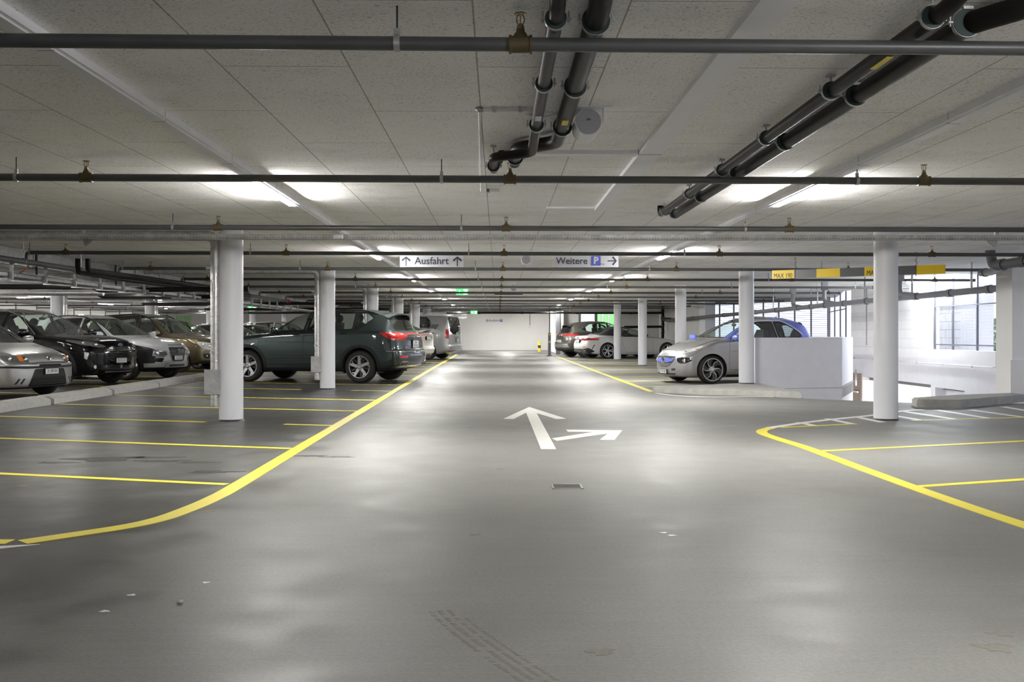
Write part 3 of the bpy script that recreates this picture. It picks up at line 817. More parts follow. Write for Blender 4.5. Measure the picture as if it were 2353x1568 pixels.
t = banded_pipe('drain_pipe', [(.384, 3.4, 2.45), (.388, 3.94, 2.336), (.384, 6.60, 2.334), (.125, 6.86, 2.338), (.12, 7.40, 2.338)], .045, 'thicker right pipe of the black pair above the lane centre',
    [((.388, 4.05, 2.336), Yd, 1), ((.387, 5.12, 2.335), Yd, 1), ((.385, 6.12, 2.334), Yd, 1), ((.122, 7.2, 2.338), Yd, 1)], .09)
MB().box(.362, .397, 5.72, 5.84, 2.2865, 2.2905).build('yellow_sticker', M['safety_yellow'], t, 0)
yb = [3.92, 5.12, 6.36, 7.62, 8.92, 10.2]
t = banded_pipe('drain_pipe', [(1.74, 3.4, 2.43), (1.685, 3.84, 2.318), (1.66, 10.42, 2.315), (1.66, 10.42, 2.40)], .034, 'thinner left pipe of the long black pair beside the white trunking',
    [((1.672, y, 2.317), Yd, 1) for y in yb], .06)
MB().box(1.665, 1.693, 4.36, 4.56, 2.2805, 2.285).build('yellow_sticker', M['safety_yellow'], t, 0)
t = banded_pipe('drain_pipe', [(2.06, 3.86, 2.46), (2.03, 3.84, 2.345), (1.88, 4.06, 2.337), (1.845, 10.58, 2.337)], .046, 'thicker right pipe of the long black pair beside the right light rail',
    [((1.868-.006*(y-4), y*1.035, 2.337), Yd, 1) for y in yb], .075)
# white trunking with its branch
t = tag(MB().box(1.00, 1.15, 2.2, 10.6, 2.366, CEIL).build('cable_trunking', M['white_metal'], None, 0), 'broad flat white cable trunking along the ceiling right of the lane centre', 'trunking')
MB().box(.28, 1.0, 7.26, 7.37, 2.372, CEIL).build('branch_trunking', M['white_metal'], t, 0)
MB().box(.5, 1.08, 10.5, 10.62, 2.38, CEIL).build('branch_trunking', M['white_metal'], t, 0)
MB().box(.995, 1.155, 7.24, 7.245, 2.364, CEIL-.001).build('trunking_joint', M['frame_grey'], t, 0)
# conduit, junction, small detector strip
t = tag(MB().tube([(-.09, 5.88, 2.384), (.22, 5.88, 2.384)], .012, 10).tube([(-.105, 5.95, 2.388), (-.15, 9.26, 2.388)], .0095, 8).build('white_conduit', M['white_plastic']), 'thin white conduit with a bend left of the black pipe pair', 'conduit')
MB().tube([(-.085, 5.88, 2.384), (-.11, 5.88, 2.384), (-.118, 5.9, 2.395)], .014, 10).build('conduit_bend', M['zinc'], t)
for y_ in (6.6, 7.9): MB().tube([(-.105-.0136*(y_-5.95), y_-.04, 2.387), (-.106-.0136*(y_-5.95), y_+.04, 2.387)], .0125, 8).build('conduit_sleeve', M['white_plastic'], t)
for x_ in (-.02, .13): MB().box(x_-.012, x_+.012, 5.866, 5.894, 2.37, CEIL).build('conduit_clip', M['zinc'], t, 0)
t = tag(MB().box(-.10, .015, 9.2, 9.26, 2.374, CEIL).build('detector_box', M['white_plastic'], None, 0), 'small grey detector box at the end of the thin conduit', 'detector')
MB().box(-.102, -.075, 9.198, 9.262, 2.372, CEIL-.002).build('end_cap', M['frame_grey'], t, 0)
pts = [(.26+.10*math.cos(a)*1.0, 5.93+.05*math.sin(a), 2.372+.004*math.sin(3*a)) for a in [i*.4 for i in range(34)]]
tag(MB().tube(pts, .006, 6).build('cable_coil', M['white_plastic']), 'loose loop of pale cable between the black pipes', 'cable')
# loudspeakers
def speaker(x, y, z, label, full=True):
    t = thing('loudspeaker', label, 'loudspeaker', (x, y, z))
    Mx = Matrix.Rotation(R(90), 4, 'X')
    MB().lathe([(.0, -.27), (.072, -.27), (.077, -.25), (.077, 0), (.073, .002)], 36, Mx).build('housing', M['white_metal'], t)
    MB().lathe([(0, .004), (.072, .004), (.0735, 0)], 36, Mx).build('grille', M['speaker_grille'], t)
    mb = MB().box(-.11, .13, -.03, .09, CEIL-z-.006, CEIL-z)
    mb.box(-.09, -.085, 0, .06, -.0, CEIL-z); mb.box(.085, .09, 0, .06, 0, CEIL-z); mb.tube([(-.09, .03, .0), (.09, .03, 0)], .006, 6)
    mb.build('bracket', M['white_metal'], t, 0)
    MB().box(-.012, .012, -.0055, -.004, .006, .018).build('badge', M['frame_grey'], t, 0)
    return t
speaker(.52, 5.87, 2.315, 'white cylindrical loudspeaker beside the near black pipe pair')
speaker(.455, 16.5, 2.29, 'white cylindrical loudspeaker between the two hanging signs')
speaker(.40, 26.5, 2.275, 'small white loudspeaker before the dark hanging sign')

# ------------------------------------------------------------------ signs
XZ = Matrix.Rotation(R(90), 4, 'X')
def arrow(mb, cx, cz, s, ang, y, th=.2):
    """arrow as a flat bar shape in the x-z plane"""
    pts = [(-th*.45, -1), (th*.45, -1), (th*.45, .52), (.72, -.05), (.98, .25), (0, 1), (-.98, .25), (-.72, -.05), (-th*.45, .52)]
    c, s_ = math.cos(ang), math.sin(ang)
    P = [(cx+s*(px*c-pz*s_), cz+s*(px*s_+pz*c)) for px, pz in pts]
    tmp = MB().prism(P, 0, .002)
    mb.add([(v[0], y-v[2], v[1]) for v in tmp.v], tmp.f)
def hang_sign(x0, x1, y, z0, z1, label):
    t = thing('hanging_sign', label, 'sign', ((x0+x1)/2, y, 0))
    w_ = (x1-x0)/2
    MB().box(-w_, w_, 0, .012, z0, z1).build('board', M['sign_white'], t, 0)
    for s in (-1, 1): MB().tube([(s*w_*.8, .006, z1-.01), (s*w_*.8, .006, CEIL)], .005, 6).build('suspension', M['zinc'], t)
    return t
t = hang_sign(-1.547, -.544, 16.2, 2.146, 2.335, 'white hanging sign reading Ausfahrt between two up arrows')
mb = MB(); arrow(mb, -.405, 2.237, .078, 0, 0, .26); arrow(mb, .405, 2.237, .078, 0, 0, .26); mb.build('arrow', M['sign_ink'], t, 0)
text_part('lettering', 'Ausfahrt', .160, M['sign_ink'], t, Matrix.Translation((0, -.002, 2.24)) @ XZ, .002, kern=1.0, sx=.97, bold=.0016)
t = hang_sign(.902, 1.91, 16.2, 2.148, 2.335, 'white hanging sign reading Weitere P with a right arrow')
text_part('lettering', 'Weitere', .152, M['sign_ink'], t, Matrix.Translation((-.235, -.002, 2.242)) @ XZ, .002, sx=.96, bold=.0016)
p = MB().box(.072, .222, -.003, 0, 2.172, 2.322).build('parking_symbol', M['sign_blue'], t, 0)
text_part('letter', 'P', .15, M['sign_white'], p, Matrix.Translation((.147, -.005, 2.247)) @ XZ, .002, bold=.005)
mb = MB(); arrow(mb, .405, 2.246, .075, R(-90), 0, .26); mb.build('arrow', M['sign_ink'], t, 0)
tag(MB().tube([(1.62, 16.18, 2.197), (1.66, 16.18, 2.192), (1.685, 16.18, 2.19)], .004, 5).build('loose_wire', M['black']), 'short dark wire hanging before the Weitere sign', 'wire')
def exit_sign(x, y, z, wd, ht, label):
    t = thing('exit_sign', label, 'exit sign', (x, y, z))
    MB().box(-wd/2-.01, wd/2+.01, 0, .04, ht/2, ht/2+.03).build('housing', M['white_plastic'], t, 0)
    b = MB().box(-wd/2, wd/2, .008, .02, -ht/2, ht/2).build('lit_panel', M['exit_green'], t, 0)
    MB().tube([(0, .02, ht/2+.03), (0, .02, CEIL-z)], .008, 6).build('suspension', M['white_plastic'], t)
    mb = MB()
    mb.box(wd*.12, wd*.42, .004, .008, ht*.18, ht*.42); mb.box(wd*.1, wd*.38, .004, .008, -ht*.42, -ht*.16)
    mb.box(wd*.24, wd*.34, .004, .008, -ht*.1, ht*.12)
    mb.ball((-wd*.22, .006, ht*.16), wd*.055, .003, wd*.055, 10, 5)
    tmp = MB().prism([(-wd*.32, -ht*.06), (-wd*.12, -ht*.06), (-wd*.12, -ht*.16), (-wd*.22, -ht*.36), (-wd*.32, -ht*.16)], 0, .004)
    mb.add([(v[0], .008-v[2], v[1]) for v in tmp.v], tmp.f)
    mb.build('pictogram', M['exit_white'], b, 0)
exit_sign(-1.024, 29.4, 2.286, .35, .17, 'green lit exit sign hanging over the middle of the lane')
exit_sign(-1.18, 50.4, 2.125, .34, .14, 'small green lit exit sign in front of the end wall')
exit_sign(-11.0, 46, 2.23, .40, .14, 'green lit exit sign seen over the roof of the dark green car')
t = thing('information_sign', 'dark long ceiling sign box with pale edges behind the green exit sign', 'sign', (.30, 30.5, 2.29))
MB().box(-.40, .44, 0, .06, -.05, .045).build('board', M['bar_dark'], t, 0)
mb = MB().box(-.42, .44, -.004, .064, .045, .06).box(-.42, .44, -.004, .064, -.075, -.05).box(-.42, -.395, -.004, .064, -.075, .06); mb.build('edge_trim', M['white_metal'], t, 0)
for s in (-.3, .3): MB().tube([(s, .03, .06), (s, .03, CEIL-2.29)], .006, 6).build('suspension', M['zinc'], t)
# wall writing at the end of the lane
t = thing('wall_sign', 'dark lettering Ausfahrt with arrow and blue P on the end wall', 'sign', (-.26, 65.98, 1.912)); t.scale = (.60, 1, .60)
mb = MB(); arrow(mb, -.66, 0, .17, R(90), 0, .16); mb.build('arrow', M['sign_ink'], t, 0)
text_part('lettering', 'Ausfahrt', .36, M['sign_ink'], t, Matrix.Translation((.06, -.002, 0)) @ XZ, .004)
p = MB().box(.66, .94, -.004, 0, -.14, .14).build('parking_symbol', M['sign_blue'], t, 0)
text_part('letter', 'P', .3, M['sign_white'], p, Matrix.Translation((.80, -.006, 0)) @ XZ, .004)
# height bar over the ramp
bx0, by0, bx1, by1 = 4.736, 17.6, 7.031, 16.0
t = thing('height_limit_bar', 'yellow and dark height limit bar reading MAX 190 over the ramp', 'barrier', (bx0, by0, 2.108), math.atan2(by1-by0, bx1-bx0))
BL = math.hypot(bx1-bx0, by1-by0); u0 = [0, .132, .268, .405, .545, .73, .865, 1.0]
segs = [(0, .138, 1), (.138, .275, 0), (.275, .415, 1), (.415, .557, 0), (.557, .70, 1), (.70, .845, 0), (.845, 1, 1)]
for a, b_, yl in segs: MB().box(BL*a, BL*b_, -.02, .02, -.072, .072).build('bar_segment', M['bar_yellow' if yl else 'bar_dark'], t, 0)
text_part('lettering', 'MAX 190', .112, M['plate_ink'], t, Matrix.Translation((BL*.069, -.022, -.026)) @ XZ, .003, sx=.74, bold=0.0, kern=1.0)
text_part('lettering', 'MAX 190', .112, M['plate_ink'], t, Matrix.Translation((BL*.628, -.022, -.026)) @ XZ, .003, sx=.74, bold=0.0, kern=1.0)
for a in (.145, .845):
    mb = MB()
    for i in range(7):
        Mx = Matrix.Translation((BL*a+.01*math.sin(i*2), 0, .09+i*.03)) @ Matrix.Rotation(R(90*(i % 2)), 4, 'Z') @ Matrix.Rotation(R(90), 4, 'X')
        mb.lathe([(.012, -.003), (.017, 0), (.012, .003)], 10, Mx, True)
    mb.tube([(BL*a, -.022, -.1), (BL*a, -.024, .08)], .004, 6)
    mb.build('chain', M['brass'], t)
# ------------------------------------------------------------------ drain pipes on the right
def drain(name, pts, r, mat, label, collars, br=.12):
    t = tag(MB().tube(bend(pts, br, 8) if len(pts) > 2 else pts, r, 18).build(name, M[mat]), label, 'pipe')
    P = [Vector(p) for p in pts]
    for seg, f in collars:
        a, b_ = P[seg], P[seg+1]; c = a.lerp(b_, f); d = (b_-a).normalized()
        MB().tube([c-d*.07, c+d*.07], r+.012, 18).build('pipe_collar', M[mat], t)
        MB().tube([c+d*.068, c+d*.076], r+.015, 18).build('rubber_ring', M['dark_drain'], t)
    return t
DP = [(8.0, 48.5, 1.70), (8.0, 32, 1.75), (8.5, 21.8, 1.845), (8.9, 17.4, 1.90), (9.2, 14, 1.95)]
drain('drain_pipe', DP[:2], .062, 'dark_drain', 'dark rear section of the long drain pipe by the back right corner', [(0, .15), (0, .4), (0, .75)])
t = drain('drain_pipe', DP[1:], .062, 'grey_drain', 'long grey drain pipe sloping along the right side over the ramp', [(0, .02), (0, .22), (0, .4), (0, .5), (0, .6), (0, .72), (0, .85), (0, .95), (1, .2), (1, .5), (1, .8), (2, .3), (2, .7)])
for (x_, y_, z_) in ((8.25, 27.6, 1.80), (8.36, 25.2, 1.83), (8.55, 20.8, 1.87)):
    pts = bend([(x_-.05, y_+.75, CEIL), (x_-.05, y_+.75, z_+.06), (x_, y_, z_)], .14, 8)
    MB().tube(pts, .055, 16).build('branch_pipe', M['grey_drain'], t)
    MB().box(x_-.12, x_+.02, y_+.68, y_+.82, 2.20, CEIL).build('ceiling_collar', M['grey_drain'], t, 0)
for y_ in (30, 26.4, 23.4, 21.0, 18.6):
    x_ = 8.0+(32-y_)*.049; z_ = 1.75+(32-y_)*.0093
    MB().box(x_-.012, x_+.012, y_-.02, y_+.02, z_+.05, CEIL).build('hanger', M['zinc'], t, 0)
drain('drain_pipe', [(7.74, 16.0, CEIL), (7.74, 15.9, 2.15), (7.95, 14.6, 2.19)], .075, 'dark_drain', 'thick dark drain pipe at the ceiling near the right pier', [(1, .15), (1, .55)], .09)
drain('drain_pipe', [(8.5, 17.9, 2.16), (8.2, 16.9, 2.12), (7.9, 15.9, 2.14)], .06, 'dark_drain', 'thinner dark branch pipe behind the thick pipe near the right pier', [(0, .4)])
# black vertical drain in the back corner
t = drain('drain_pipe', [(8.1, 50.2, CEIL), (8.1, 50.2, .4)], .075, 'black_pipe', 'black vertical drain pipe in the dark back right corner', [(0, .25), (0, .45), (0, .62)])
for z_ in (1.95, 1.62, 1.5, 1.2): MB().ball((8.02, 50.12, z_), .03, .03, .03, 8, 5).build('clip', M['white_plastic'], t)
MB().tube([(8.1, 50.2, 1.42), (6.2, 50.2, 1.40)], .06, 14).build('branch_pipe', M['black_pipe'], t)
MB().tube([(8.1, 50.2, 1.80), (8.05, 47.8, 1.72)], .1, 14).build('branch_pipe', M['black_pipe'], t)
drain('drain_pipe', [(-2.6, 52.2, 2.14), (2.9, 52.0, 2.14), (5.2, 51.6, 2.12), (8.1, 50.2, 2.10)], .055, 'black_pipe', 'black pipe crossing the ceiling in front of the end wall', [(0, .3), (0, .7), (1, .5), (2, .5)])
tag(MB().box(-3, 8.2, 51.2, 51.5, 2.22, 2.36).build('cable_tray', M['duct_dull'], None, 0), 'dull metal cable tray crossing the far ceiling before the end wall', 'cable tray')
tag(MB().box(3.6, 8.2, 50.2, 50.6, 2.14, 2.39).build('air_duct', M['grey_wall'], None, 0), 'grey boxed duct over the white convertible at the back', 'duct')
t = tag(MB().box(-3.0, -1.77, 57.6, 58.4, 1.92, 2.395).build('foil_duct', M['foil'], None, 0), 'silver foil wrapped duct under the ceiling at the far end', 'duct')
MB().box(-3.02, -1.75, 57.58, 57.6, 1.90, 1.92).build('edge_strip', M['frame_grey'], t, 0)
# conduit on the ramp wall
t = tag(MB().tube([(XW-.02, 31, .36), (XW-.02, 21.55, .37), (XW-.02, 21.4, .40), (XW-.02, 21.4, .70)], .012, 8).build('wall_conduit', M['white_plastic']), 'thin conduit along the white wall beside the ramp', 'conduit')
for y_ in (30, 28.5, 27, 25.5, 24, 22.5): MB().box(XW-.03, XW, y_-.012, y_+.012, .345, .39).build('clip', M['zinc'], t, 0)
tag(MB().tube([(XW-.02, 29.0, .76), (XW-.02, 29.0, 2.38)], .014, 8).build('vertical_conduit', M['zinc']), 'thin vertical conduit on the white block wall', 'conduit')
# wire gate before the brick infill
t = thing('wire_gate', 'grey wire gate with posts before the brown brick infill', 'gate', (XW-.12, 29.4, 0))
MB().box(-.02, .02, 0, 1.7, -.62, -.58).box(-.02, .02, .82, .86, -2.2, -.6).build('gate_frame', M['zinc'], t, 0)
for y_ in (.15, .6, 1.05, 1.5): MB().box(-.02, .02, y_-.03, y_+.03, -.42, .05).build('post', M['zinc'], t, 0)

# ------------------------------------------------------------------ floor things
def line(name, pts, w_, mat, label, cat='painted line', group=None, kind=None):
    return tag(MB().ribbon(pts, w_, 0.0, {'hatch_stripe': .0022, 'hatch_border': .0038, 'bay_line': .0026, 'white_edge_line': .0034}.get(name, .003)).build(name, M[mat], None, 0), label, cat, group)
DIR = R(17.3)
def smooth_pts(P, n=6):
    out = []
    for i in range(len(P)-1):
        p0 = P[max(i-1, 0)]; p1 = P[i]; p2 = P[i+1]; p3 = P[min(i+2, len(P)-1)]
        for k in range(n):
            t_ = k/n
            out.append(tuple(.5*((2*p1[d])+(-p0[d]+p2[d])*t_+(2*p0[d]-5*p1[d]+4*p2[d]-p3[d])*t_**2+(-p0[d]+3*p1[d]-3*p2[d]+p3[d])*t_**3) for d in (0, 1)))
    return out+[P[-1]]
line('lane_line', smooth_pts([(-2.50, 5.42), (-2.34, 5.59), (-2.11, 5.85), (-1.99, 6.10), (-1.925, 6.47), (-1.89, 6.86), (-1.88, 7.44), (-1.9, 10.2), (-1.93, 14.9), (-2.0, 26), (-2.12, 53)]), .125, 'yellow_line', 'long yellow line curving along the left edge of the lane', 'painted line')
line('lane_line', [(2.78, 48.5), (2.83, 30), (2.86, 24), (2.89, 19.2)], .125, 'yellow_line', 'straight yellow line along the far right edge of the lane', 'painted line')
line('lane_line', smooth_pts([(3.30, 4.6), (3.06, 5.4), (3.0, 6.0), (2.975, 6.6), (2.96, 7.3), (2.955, 8.5), (2.955, 9.8), (2.91, 10.65), (2.905, 11.17), (2.985, 11.515), (3.15, 11.8)]), .12, 'yellow_line', 'yellow line curving along the near right edge of the lane', 'painted line')
for i, y0 in enumerate([5.38, 7.46, 9.77, 12.2, 14.46, 16.8, 19.45, 21.7, 24.0, 26.4, 28.8, 31.2, 33.5, 35.9, 38.2, 40.6]):
    c, s = math.cos(DIR), math.sin(DIR)
    segs_ = [(0.02, 5.05)]
    if i == 0:
        line('bay_line', [(-2.57, 5.43), (-4.6, 5.47)], .11, 'yellow_line', 'yellow parking bay line left of the lane, at the near bend of the long line'); continue
    if i == 3: segs_ = [(.02, .65), (1.75, 5.05)]
    if i == 6: segs_ = [(.02, .9), (2.0, 5.05)]
    for j, (a, b_) in enumerate(segs_):
        lab = 'yellow parking bay line left of the lane, %s' % (nth[i])
        if len(segs_) > 1: lab = 'yellow parking bay line left of the lane, %s, %s piece' % (nth[i], ['short lane side', 'long far'][j])
        line('bay_line', [(-1.95-a*c, y0+a*s), (-1.95-b_*c, y0+b_*s)], .085, 'yellow_line', lab)
    if i > 2:
        line('bay_line', [(-1.95-5.6*c, y0+5.6*s), (-1.95-10.2*c, y0+10.2*s)], .085, 'yellow_line', 'yellow parking bay line under the back row of cars, '+nth[i-3])
for i, (x_, y0, ln) in enumerate([(2.97, 7.28, 5.0), (2.95, 9.48, 5.2)]):
    line('bay_line', [(x_, y0), (x_+ln*math.cos(R(20)), y0+ln*math.sin(R(20)))], .085, 'yellow_line', 'yellow parking bay line at the near right, %s' % ['closer to the camera', 'second, towards the big column'][i])
for i, y0 in enumerate([21.05, 23.36, 25.7, 28.1, 30.5, 32.9, 35.3, 37.7, 40.1, 42.5]):
    line('bay_line', [(2.95, y0), (2.95+4.6*math.cos(R(17.3)), y0+4.6*math.sin(R(17.3)))], .085, 'yellow_line', 'yellow parking bay line right of the lane beyond the kerb, '+nth[i])
line('white_edge_line', smooth_pts([(3.15, 11.83), (3.75, 12.5), (4.4, 13.1), (5.02, 13.63), (5.7, 14.35), (6.1, 14.6)]), .11, 'white_line', 'white line edging the hatched area before the ramp')
line('hatch_border', [(3.3, 11.88), (4.30, 12.33)], .05, 'yellow_line', 'thin pale yellow border of the hatched area, short lane end')
line('hatch_border', [(5.2, 12.80), (6.86, 13.25), (7.6, 13.6)], .05, 'yellow_line', 'thin pale yellow border of the hatched area, behind the near right column')
for i, (a, b_) in enumerate([((3.71, 12.57), (3.755, 12.1)), ((4.237, 13.1), (4.292, 12.3)), ((4.70, 13.4), (4.74, 12.56)), ((5.267, 13.8), (5.333, 12.83)), ((5.695, 14.30), (5.84, 12.98)), ((6.275, 14.58), (6.336, 13.13)), ((6.774, 14.57), (6.875, 13.3)), ((7.55, 15.2), (7.43, 13.6))]):
    line('hatch_stripe', [a, b_], .10, 'white_line', 'white hatch stripe before the ramp, %s from the lane' % ['first', 'second', 'third', 'fourth', 'fifth', 'sixth', 'seventh', 'eighth'][i])
line('white_curve_line', smooth_pts([(2.90, 18.68), (3.15, 17.95), (3.71, 17.60), (4.445, 17.72), (4.75, 17.6)]), .07, 'white_line', 'thin white curved line round the low kerb island')
def flatpoly(name, polys, mat, label, cat, h=.003):
    mb = MB()
    for p_ in polys: mb.prism(p_, 0, h)
    return tag(mb.build(name, M[mat], None, 0), label, cat)
flatpoly('direction_arrow', [[(.466, 15.22), (.877, 13.128), (.746, 13.096), (.532, 14.061), (.552, 9.687), (.408, 9.689), (.391, 14.14), (.2, 13.104), (.073, 13.139)]], 'white_line', 'white painted arrow pointing straight ahead down the lane', 'arrow')
flatpoly('direction_arrow', [[(.776, 11.623), (1.402, 11.537), (1.201, 10.527), (1.051, 10.529), (1.205, 11.189), (.60, 10.43), (.562, 10.667), (1.073, 11.363), (.78, 11.393)]], 'white_line', 'white painted arrow turning right beside the straight arrow', 'arrow', .004)
flatpoly('paint_corner', [[(-2.62, 5.30), (-2.38, 5.36), (-2.62, 5.20)]], 'white_line', 'white paint corner below the near end of the left yellow line', 'painted line')
# drain grate
t = thing('floor_drain', 'square metal floor drain in the middle of the lane', 'drain', (.495, 7.33, 0))
MB().box(-.11, -.095, -.11, .11, 0, .004).box(.095, .11, -.11, .11, 0, .004).box(-.11, .11, -.11, -.095, 0, .004).box(-.11, .11, .095, .11, 0, .004).build('frame', M['zinc'], t, 0)
MB().box(-.095, .095, -.095, .095, 0, .0015).build('sump', M['black'], t, 0)
mb = MB()
for i in range(13): mb.box(-.09+i*.015-.003, -.09+i*.015+.003, -.095, .095, .0015, .0035)
mb.build('grate', M['dark_metal'], t, 0)
# wheel stops in front of the back row
def wheel_stop(y, ln, label):
    prof = [(-.17, 0), (.17, 0), (.17, .085), (.07, .135), (-.10, .135), (-.17, .10)]
    mb = MB(); n = len(prof); vs_ = []
    ys = [0.0, .03, ln-.03, ln]; sc_ = [.9, 1, 1, .9]
    for yy, k in zip(ys, sc_): vs_ += [(px*(.96 if k < 1 else 1), yy, pz*k) for px, pz in prof]
    fs_ = [[i for i in range(n)][::1]]
    for j in range(3):
        for i in range(n): fs_.append([j*n+i, (j+1)*n+i, (j+1)*n+(i+1) % n, j*n+(i+1) % n])
    fs_.append([3*n+i for i in range(n)][::-1])
    mb.add(vs_, fs_)
    o = mb.build('wheel_stop', M['kerb'], None, 0); o.location = (-7.03, y, 0)
    bm_ = bmesh.new(); bm_.from_mesh(o.data); bmesh.ops.recalc_face_normals(bm_, faces=bm_.faces); bm_.to_mesh(o.data); bm_.free()
    tag(o, label, 'wheel stop')
ys_ = [8.45, 10.95, 13.45, 15.95, 18.45, 20.93, 23.4, 25.9, 28.4, 30.9]
for i, y in enumerate(ys_):
    wheel_stop(y, 2.38, 'concrete wheel stop before the back row of cars, '+nth[i])
# kerb islands
def slab(name, poly, z, mat, label, cat='kerb'):
    mb = MB().prism(poly, 0, z)
    o = mb.build(name, M[mat], None, 0)
    bm_ = bmesh.new(); bm_.from_mesh(o.data)
    ed = [e for e in bm_.edges if all(v.co.z > z-.001 for v in e.verts) and len(e.link_faces) == 2 and any(abs(f.normal.z) < .3 for f in e.link_faces)]
    bmesh.ops.bevel(bm_, geom=ed, offset=.018, segments=2, affect='EDGES')
    bm_.to_mesh(o.data); bm_.free(); o.data.shade_smooth(); o.data.set_sharp_from_angle(angle=R(40))
    return tag(o, label, cat)
slab('kerb_island', [(2.86, 18.86), (3.29, 18.58), (3.69, 18.20), (4.25, 17.95), (4.72, 17.70), (5.12, 17.22), (5.19, 18.6), (5.22, 20.46), (4.6, 20.3), (3.9, 19.75), (2.9, 19.15)], .10, 'concrete', 'low concrete kerb island in front of the silver and blue hatchback')
slab('kerb_slab', [(6.22, 15.12), (6.31, 15.03), (6.80, 14.95), (8.45, 16.25), (8.45, 16.72), (7.3, 16.2), (6.3, 15.5)], .12, 'concrete', 'broad low concrete slab at the right edge of the ramp')
# marks, stains, litter
def blob(cx, cy, rx, ry, seed, n=26):
    rnd = random.Random(seed); ph = [rnd.uniform(0, 6.28) for _ in range(5)]
    return [(cx+rx*k*math.cos(a), cy+ry*k*math.sin(a)) for a, k in [(2*math.pi*i/n, 1+.25*math.sin(3*2*math.pi*i/n+ph[0])+.18*math.sin(5*2*math.pi*i/n+ph[1])+.12*math.sin(8*2*math.pi*i/n+ph[2])) for i in range(n)]]
wets = [(-3.44, 9.0, .28, .16, 'broad wet patch in the second bay left of the lane'), (-3.05, 9.1, .22, .05, 'thin wet streak right of the broad wet patch'), (-2.9, 8.85, .2, .06, 'wet streak below the broad wet patch'), (-3.75, 8.75, .16, .05, 'small wet smear left of the broad wet patch'),
    (-2.25, 8.15, .18, .07, 'oval wet patch near the nearest bay line'), (-1.42, 9.12, .13, .05, 'wet patch just right of the left lane line'), (-1.68, 9.2, .14, .045, 'wet smear across the left lane line'), (-2.55, 8.75, .16, .045, 'wet streak between the oval and the broad patch')]
for i, (x_, y_, rx, ry, lab) in enumerate(wets): flatpoly('wet_patch', [blob(x_, y_, rx, ry, i)], 'stain', lab, 'stain', .0012)
stains = [(.353, 3.53, .045, .035, 'dark oil spot on the floor near the tyre print'), (-.128, 5.593, .03, .03, 'round dark spot on the floor below the floor drain'), (1.741, 3.561, .06, .05, 'dark stain in the right near corner'), (1.845, 3.721, .045, .03, 'smaller dark stain above the corner stain'),
    (.02, 8.3, .02, .02, 'small dark drip left of the floor drain')]
for i, (x_, y_, rx, ry, lab) in enumerate(stains): flatpoly('oil_stain', [blob(x_, y_, rx, ry, 20+i)], 'dirt', lab, 'stain', .0012)
rnd = random.Random(5); mb = MB()
for strip, (off, wd_) in enumerate(((-.055, .022), (-.018, .026), (.018, .022), (.052, .018))):
    s = 0.0
    while s < 1.0:
        cx = -.21+.36*s**1.15; cy = 4.06-.86*s
        tx, ty_ = .36, -.86; l_ = math.hypot(tx, ty_); tx /= l_; ty_ /= l_; nx_, ny_ = -ty_, tx
        if rnd.random() < .75 and (strip < 3 or s > .15):
            hw = wd_*rnd.uniform(.3, .5); hl = rnd.uniform(.004, .009); px_, py_ = cx+nx_*off, cy+ny_*off
            dx, dy = nx_*.8+tx*.5, ny_*.8+ty_*.5
            mb.prism([(px_+dx*hw+tx*hl, py_+dy*hw+ty_*hl), (px_-dx*hw+tx*hl, py_-dy*hw+ty_*hl), (px_-dx*hw-tx*hl, py_-dy*hw-ty_*hl), (px_+dx*hw-tx*hl, py_+dy*hw-ty_*hl)], 0, .0008)
        s += .022
tag(mb.build('tyre_print', M['dirt'], None, 0), 'dirty tyre tread print on the floor close to the camera', 'tyre mark', kind='stuff')
lit = [(-3.42, 7.42, 'litter_leaf', .03, 'dry leaf on the floor at the far left below the bay line'), (-1.787, 6.34, 'litter_leaf', .025, 'dry leaf beside the bend of the left lane line'), (-1.537, 4.32, 'white_plastic', .018, 'flat pale chip on the floor at the lower left'), (-1.286, 4.53, 'white_plastic', .016, 'flat pale chip farther right at the lower left'),
    (-1.554, 4.07, 'white_plastic', .018, 'flat pale fleck nearest to the camera at the lower left'), (-1.291, 4.18, 'kerb', .014, 'small pebble on the floor at the lower left'), (.913, 5.63, 'white_plastic', .02, 'scrap of white paint in the lane centre'), (.945, 5.55, 'white_plastic', .022, 'second scrap of white paint beside the first one')]
for i, (x_, y_, m_, r_, lab) in enumerate(lit):
    if m_ == 'kerb': tag(MB().ball((x_, y_, r_*.6), r_, r_*.8, r_*.6, 10, 6).build('pebble', M[m_]), lab, 'pebble')
    else: flatpoly({'litter_leaf': 'fallen_leaf'}.get(m_, 'paint_chip'), [blob(x_, y_, r_, r_*.7, 40+i, 14)], m_, lab, 'litter', .0015)
# posts at the end of the lane
t = thing('yellow_bollard', 'short yellow bollard with black band by the end wall', 'bollard', (2.47, 61, 0))
MB().lathe([(.085, 0), (.085, .6), (.07, .62), (0, .62)], 20).build('post', M['safety_yellow'], t)
MB().lathe([(.0865, .22), (.0865, .38)], 20).build('band', M['black'], t)
t = thing('impact_post', 'grey steel post with two yellow dots at the lane end', 'bollard', (2.56, 50.7, 0))
MB().box(-.065, .065, -.065, .065, 0, 1.12).box(-.12, .12, -.1, .1, 0, .02).build('post', M['frame_grey'], t, 0)
for z_ in (1.04, .67): MB().lathe([(0, 0), (.05, 0), (.05, .004), (0, .004)], 16, Matrix.Translation((0, -.065, z_)) @ XZ).build('reflector', M['safety_yellow'], t)
tag(MB().tube([(2.56, 50.75, 1.12), (2.56, 50.75, CEIL)], .03, 10).build('standpipe', M['frame_grey']), 'thin grey standpipe above the steel post', 'pipe')
t = thing('pull_switch', 'small switch on a thin conduit on the end wall', 'switch', (2.06, 65.97, 0))
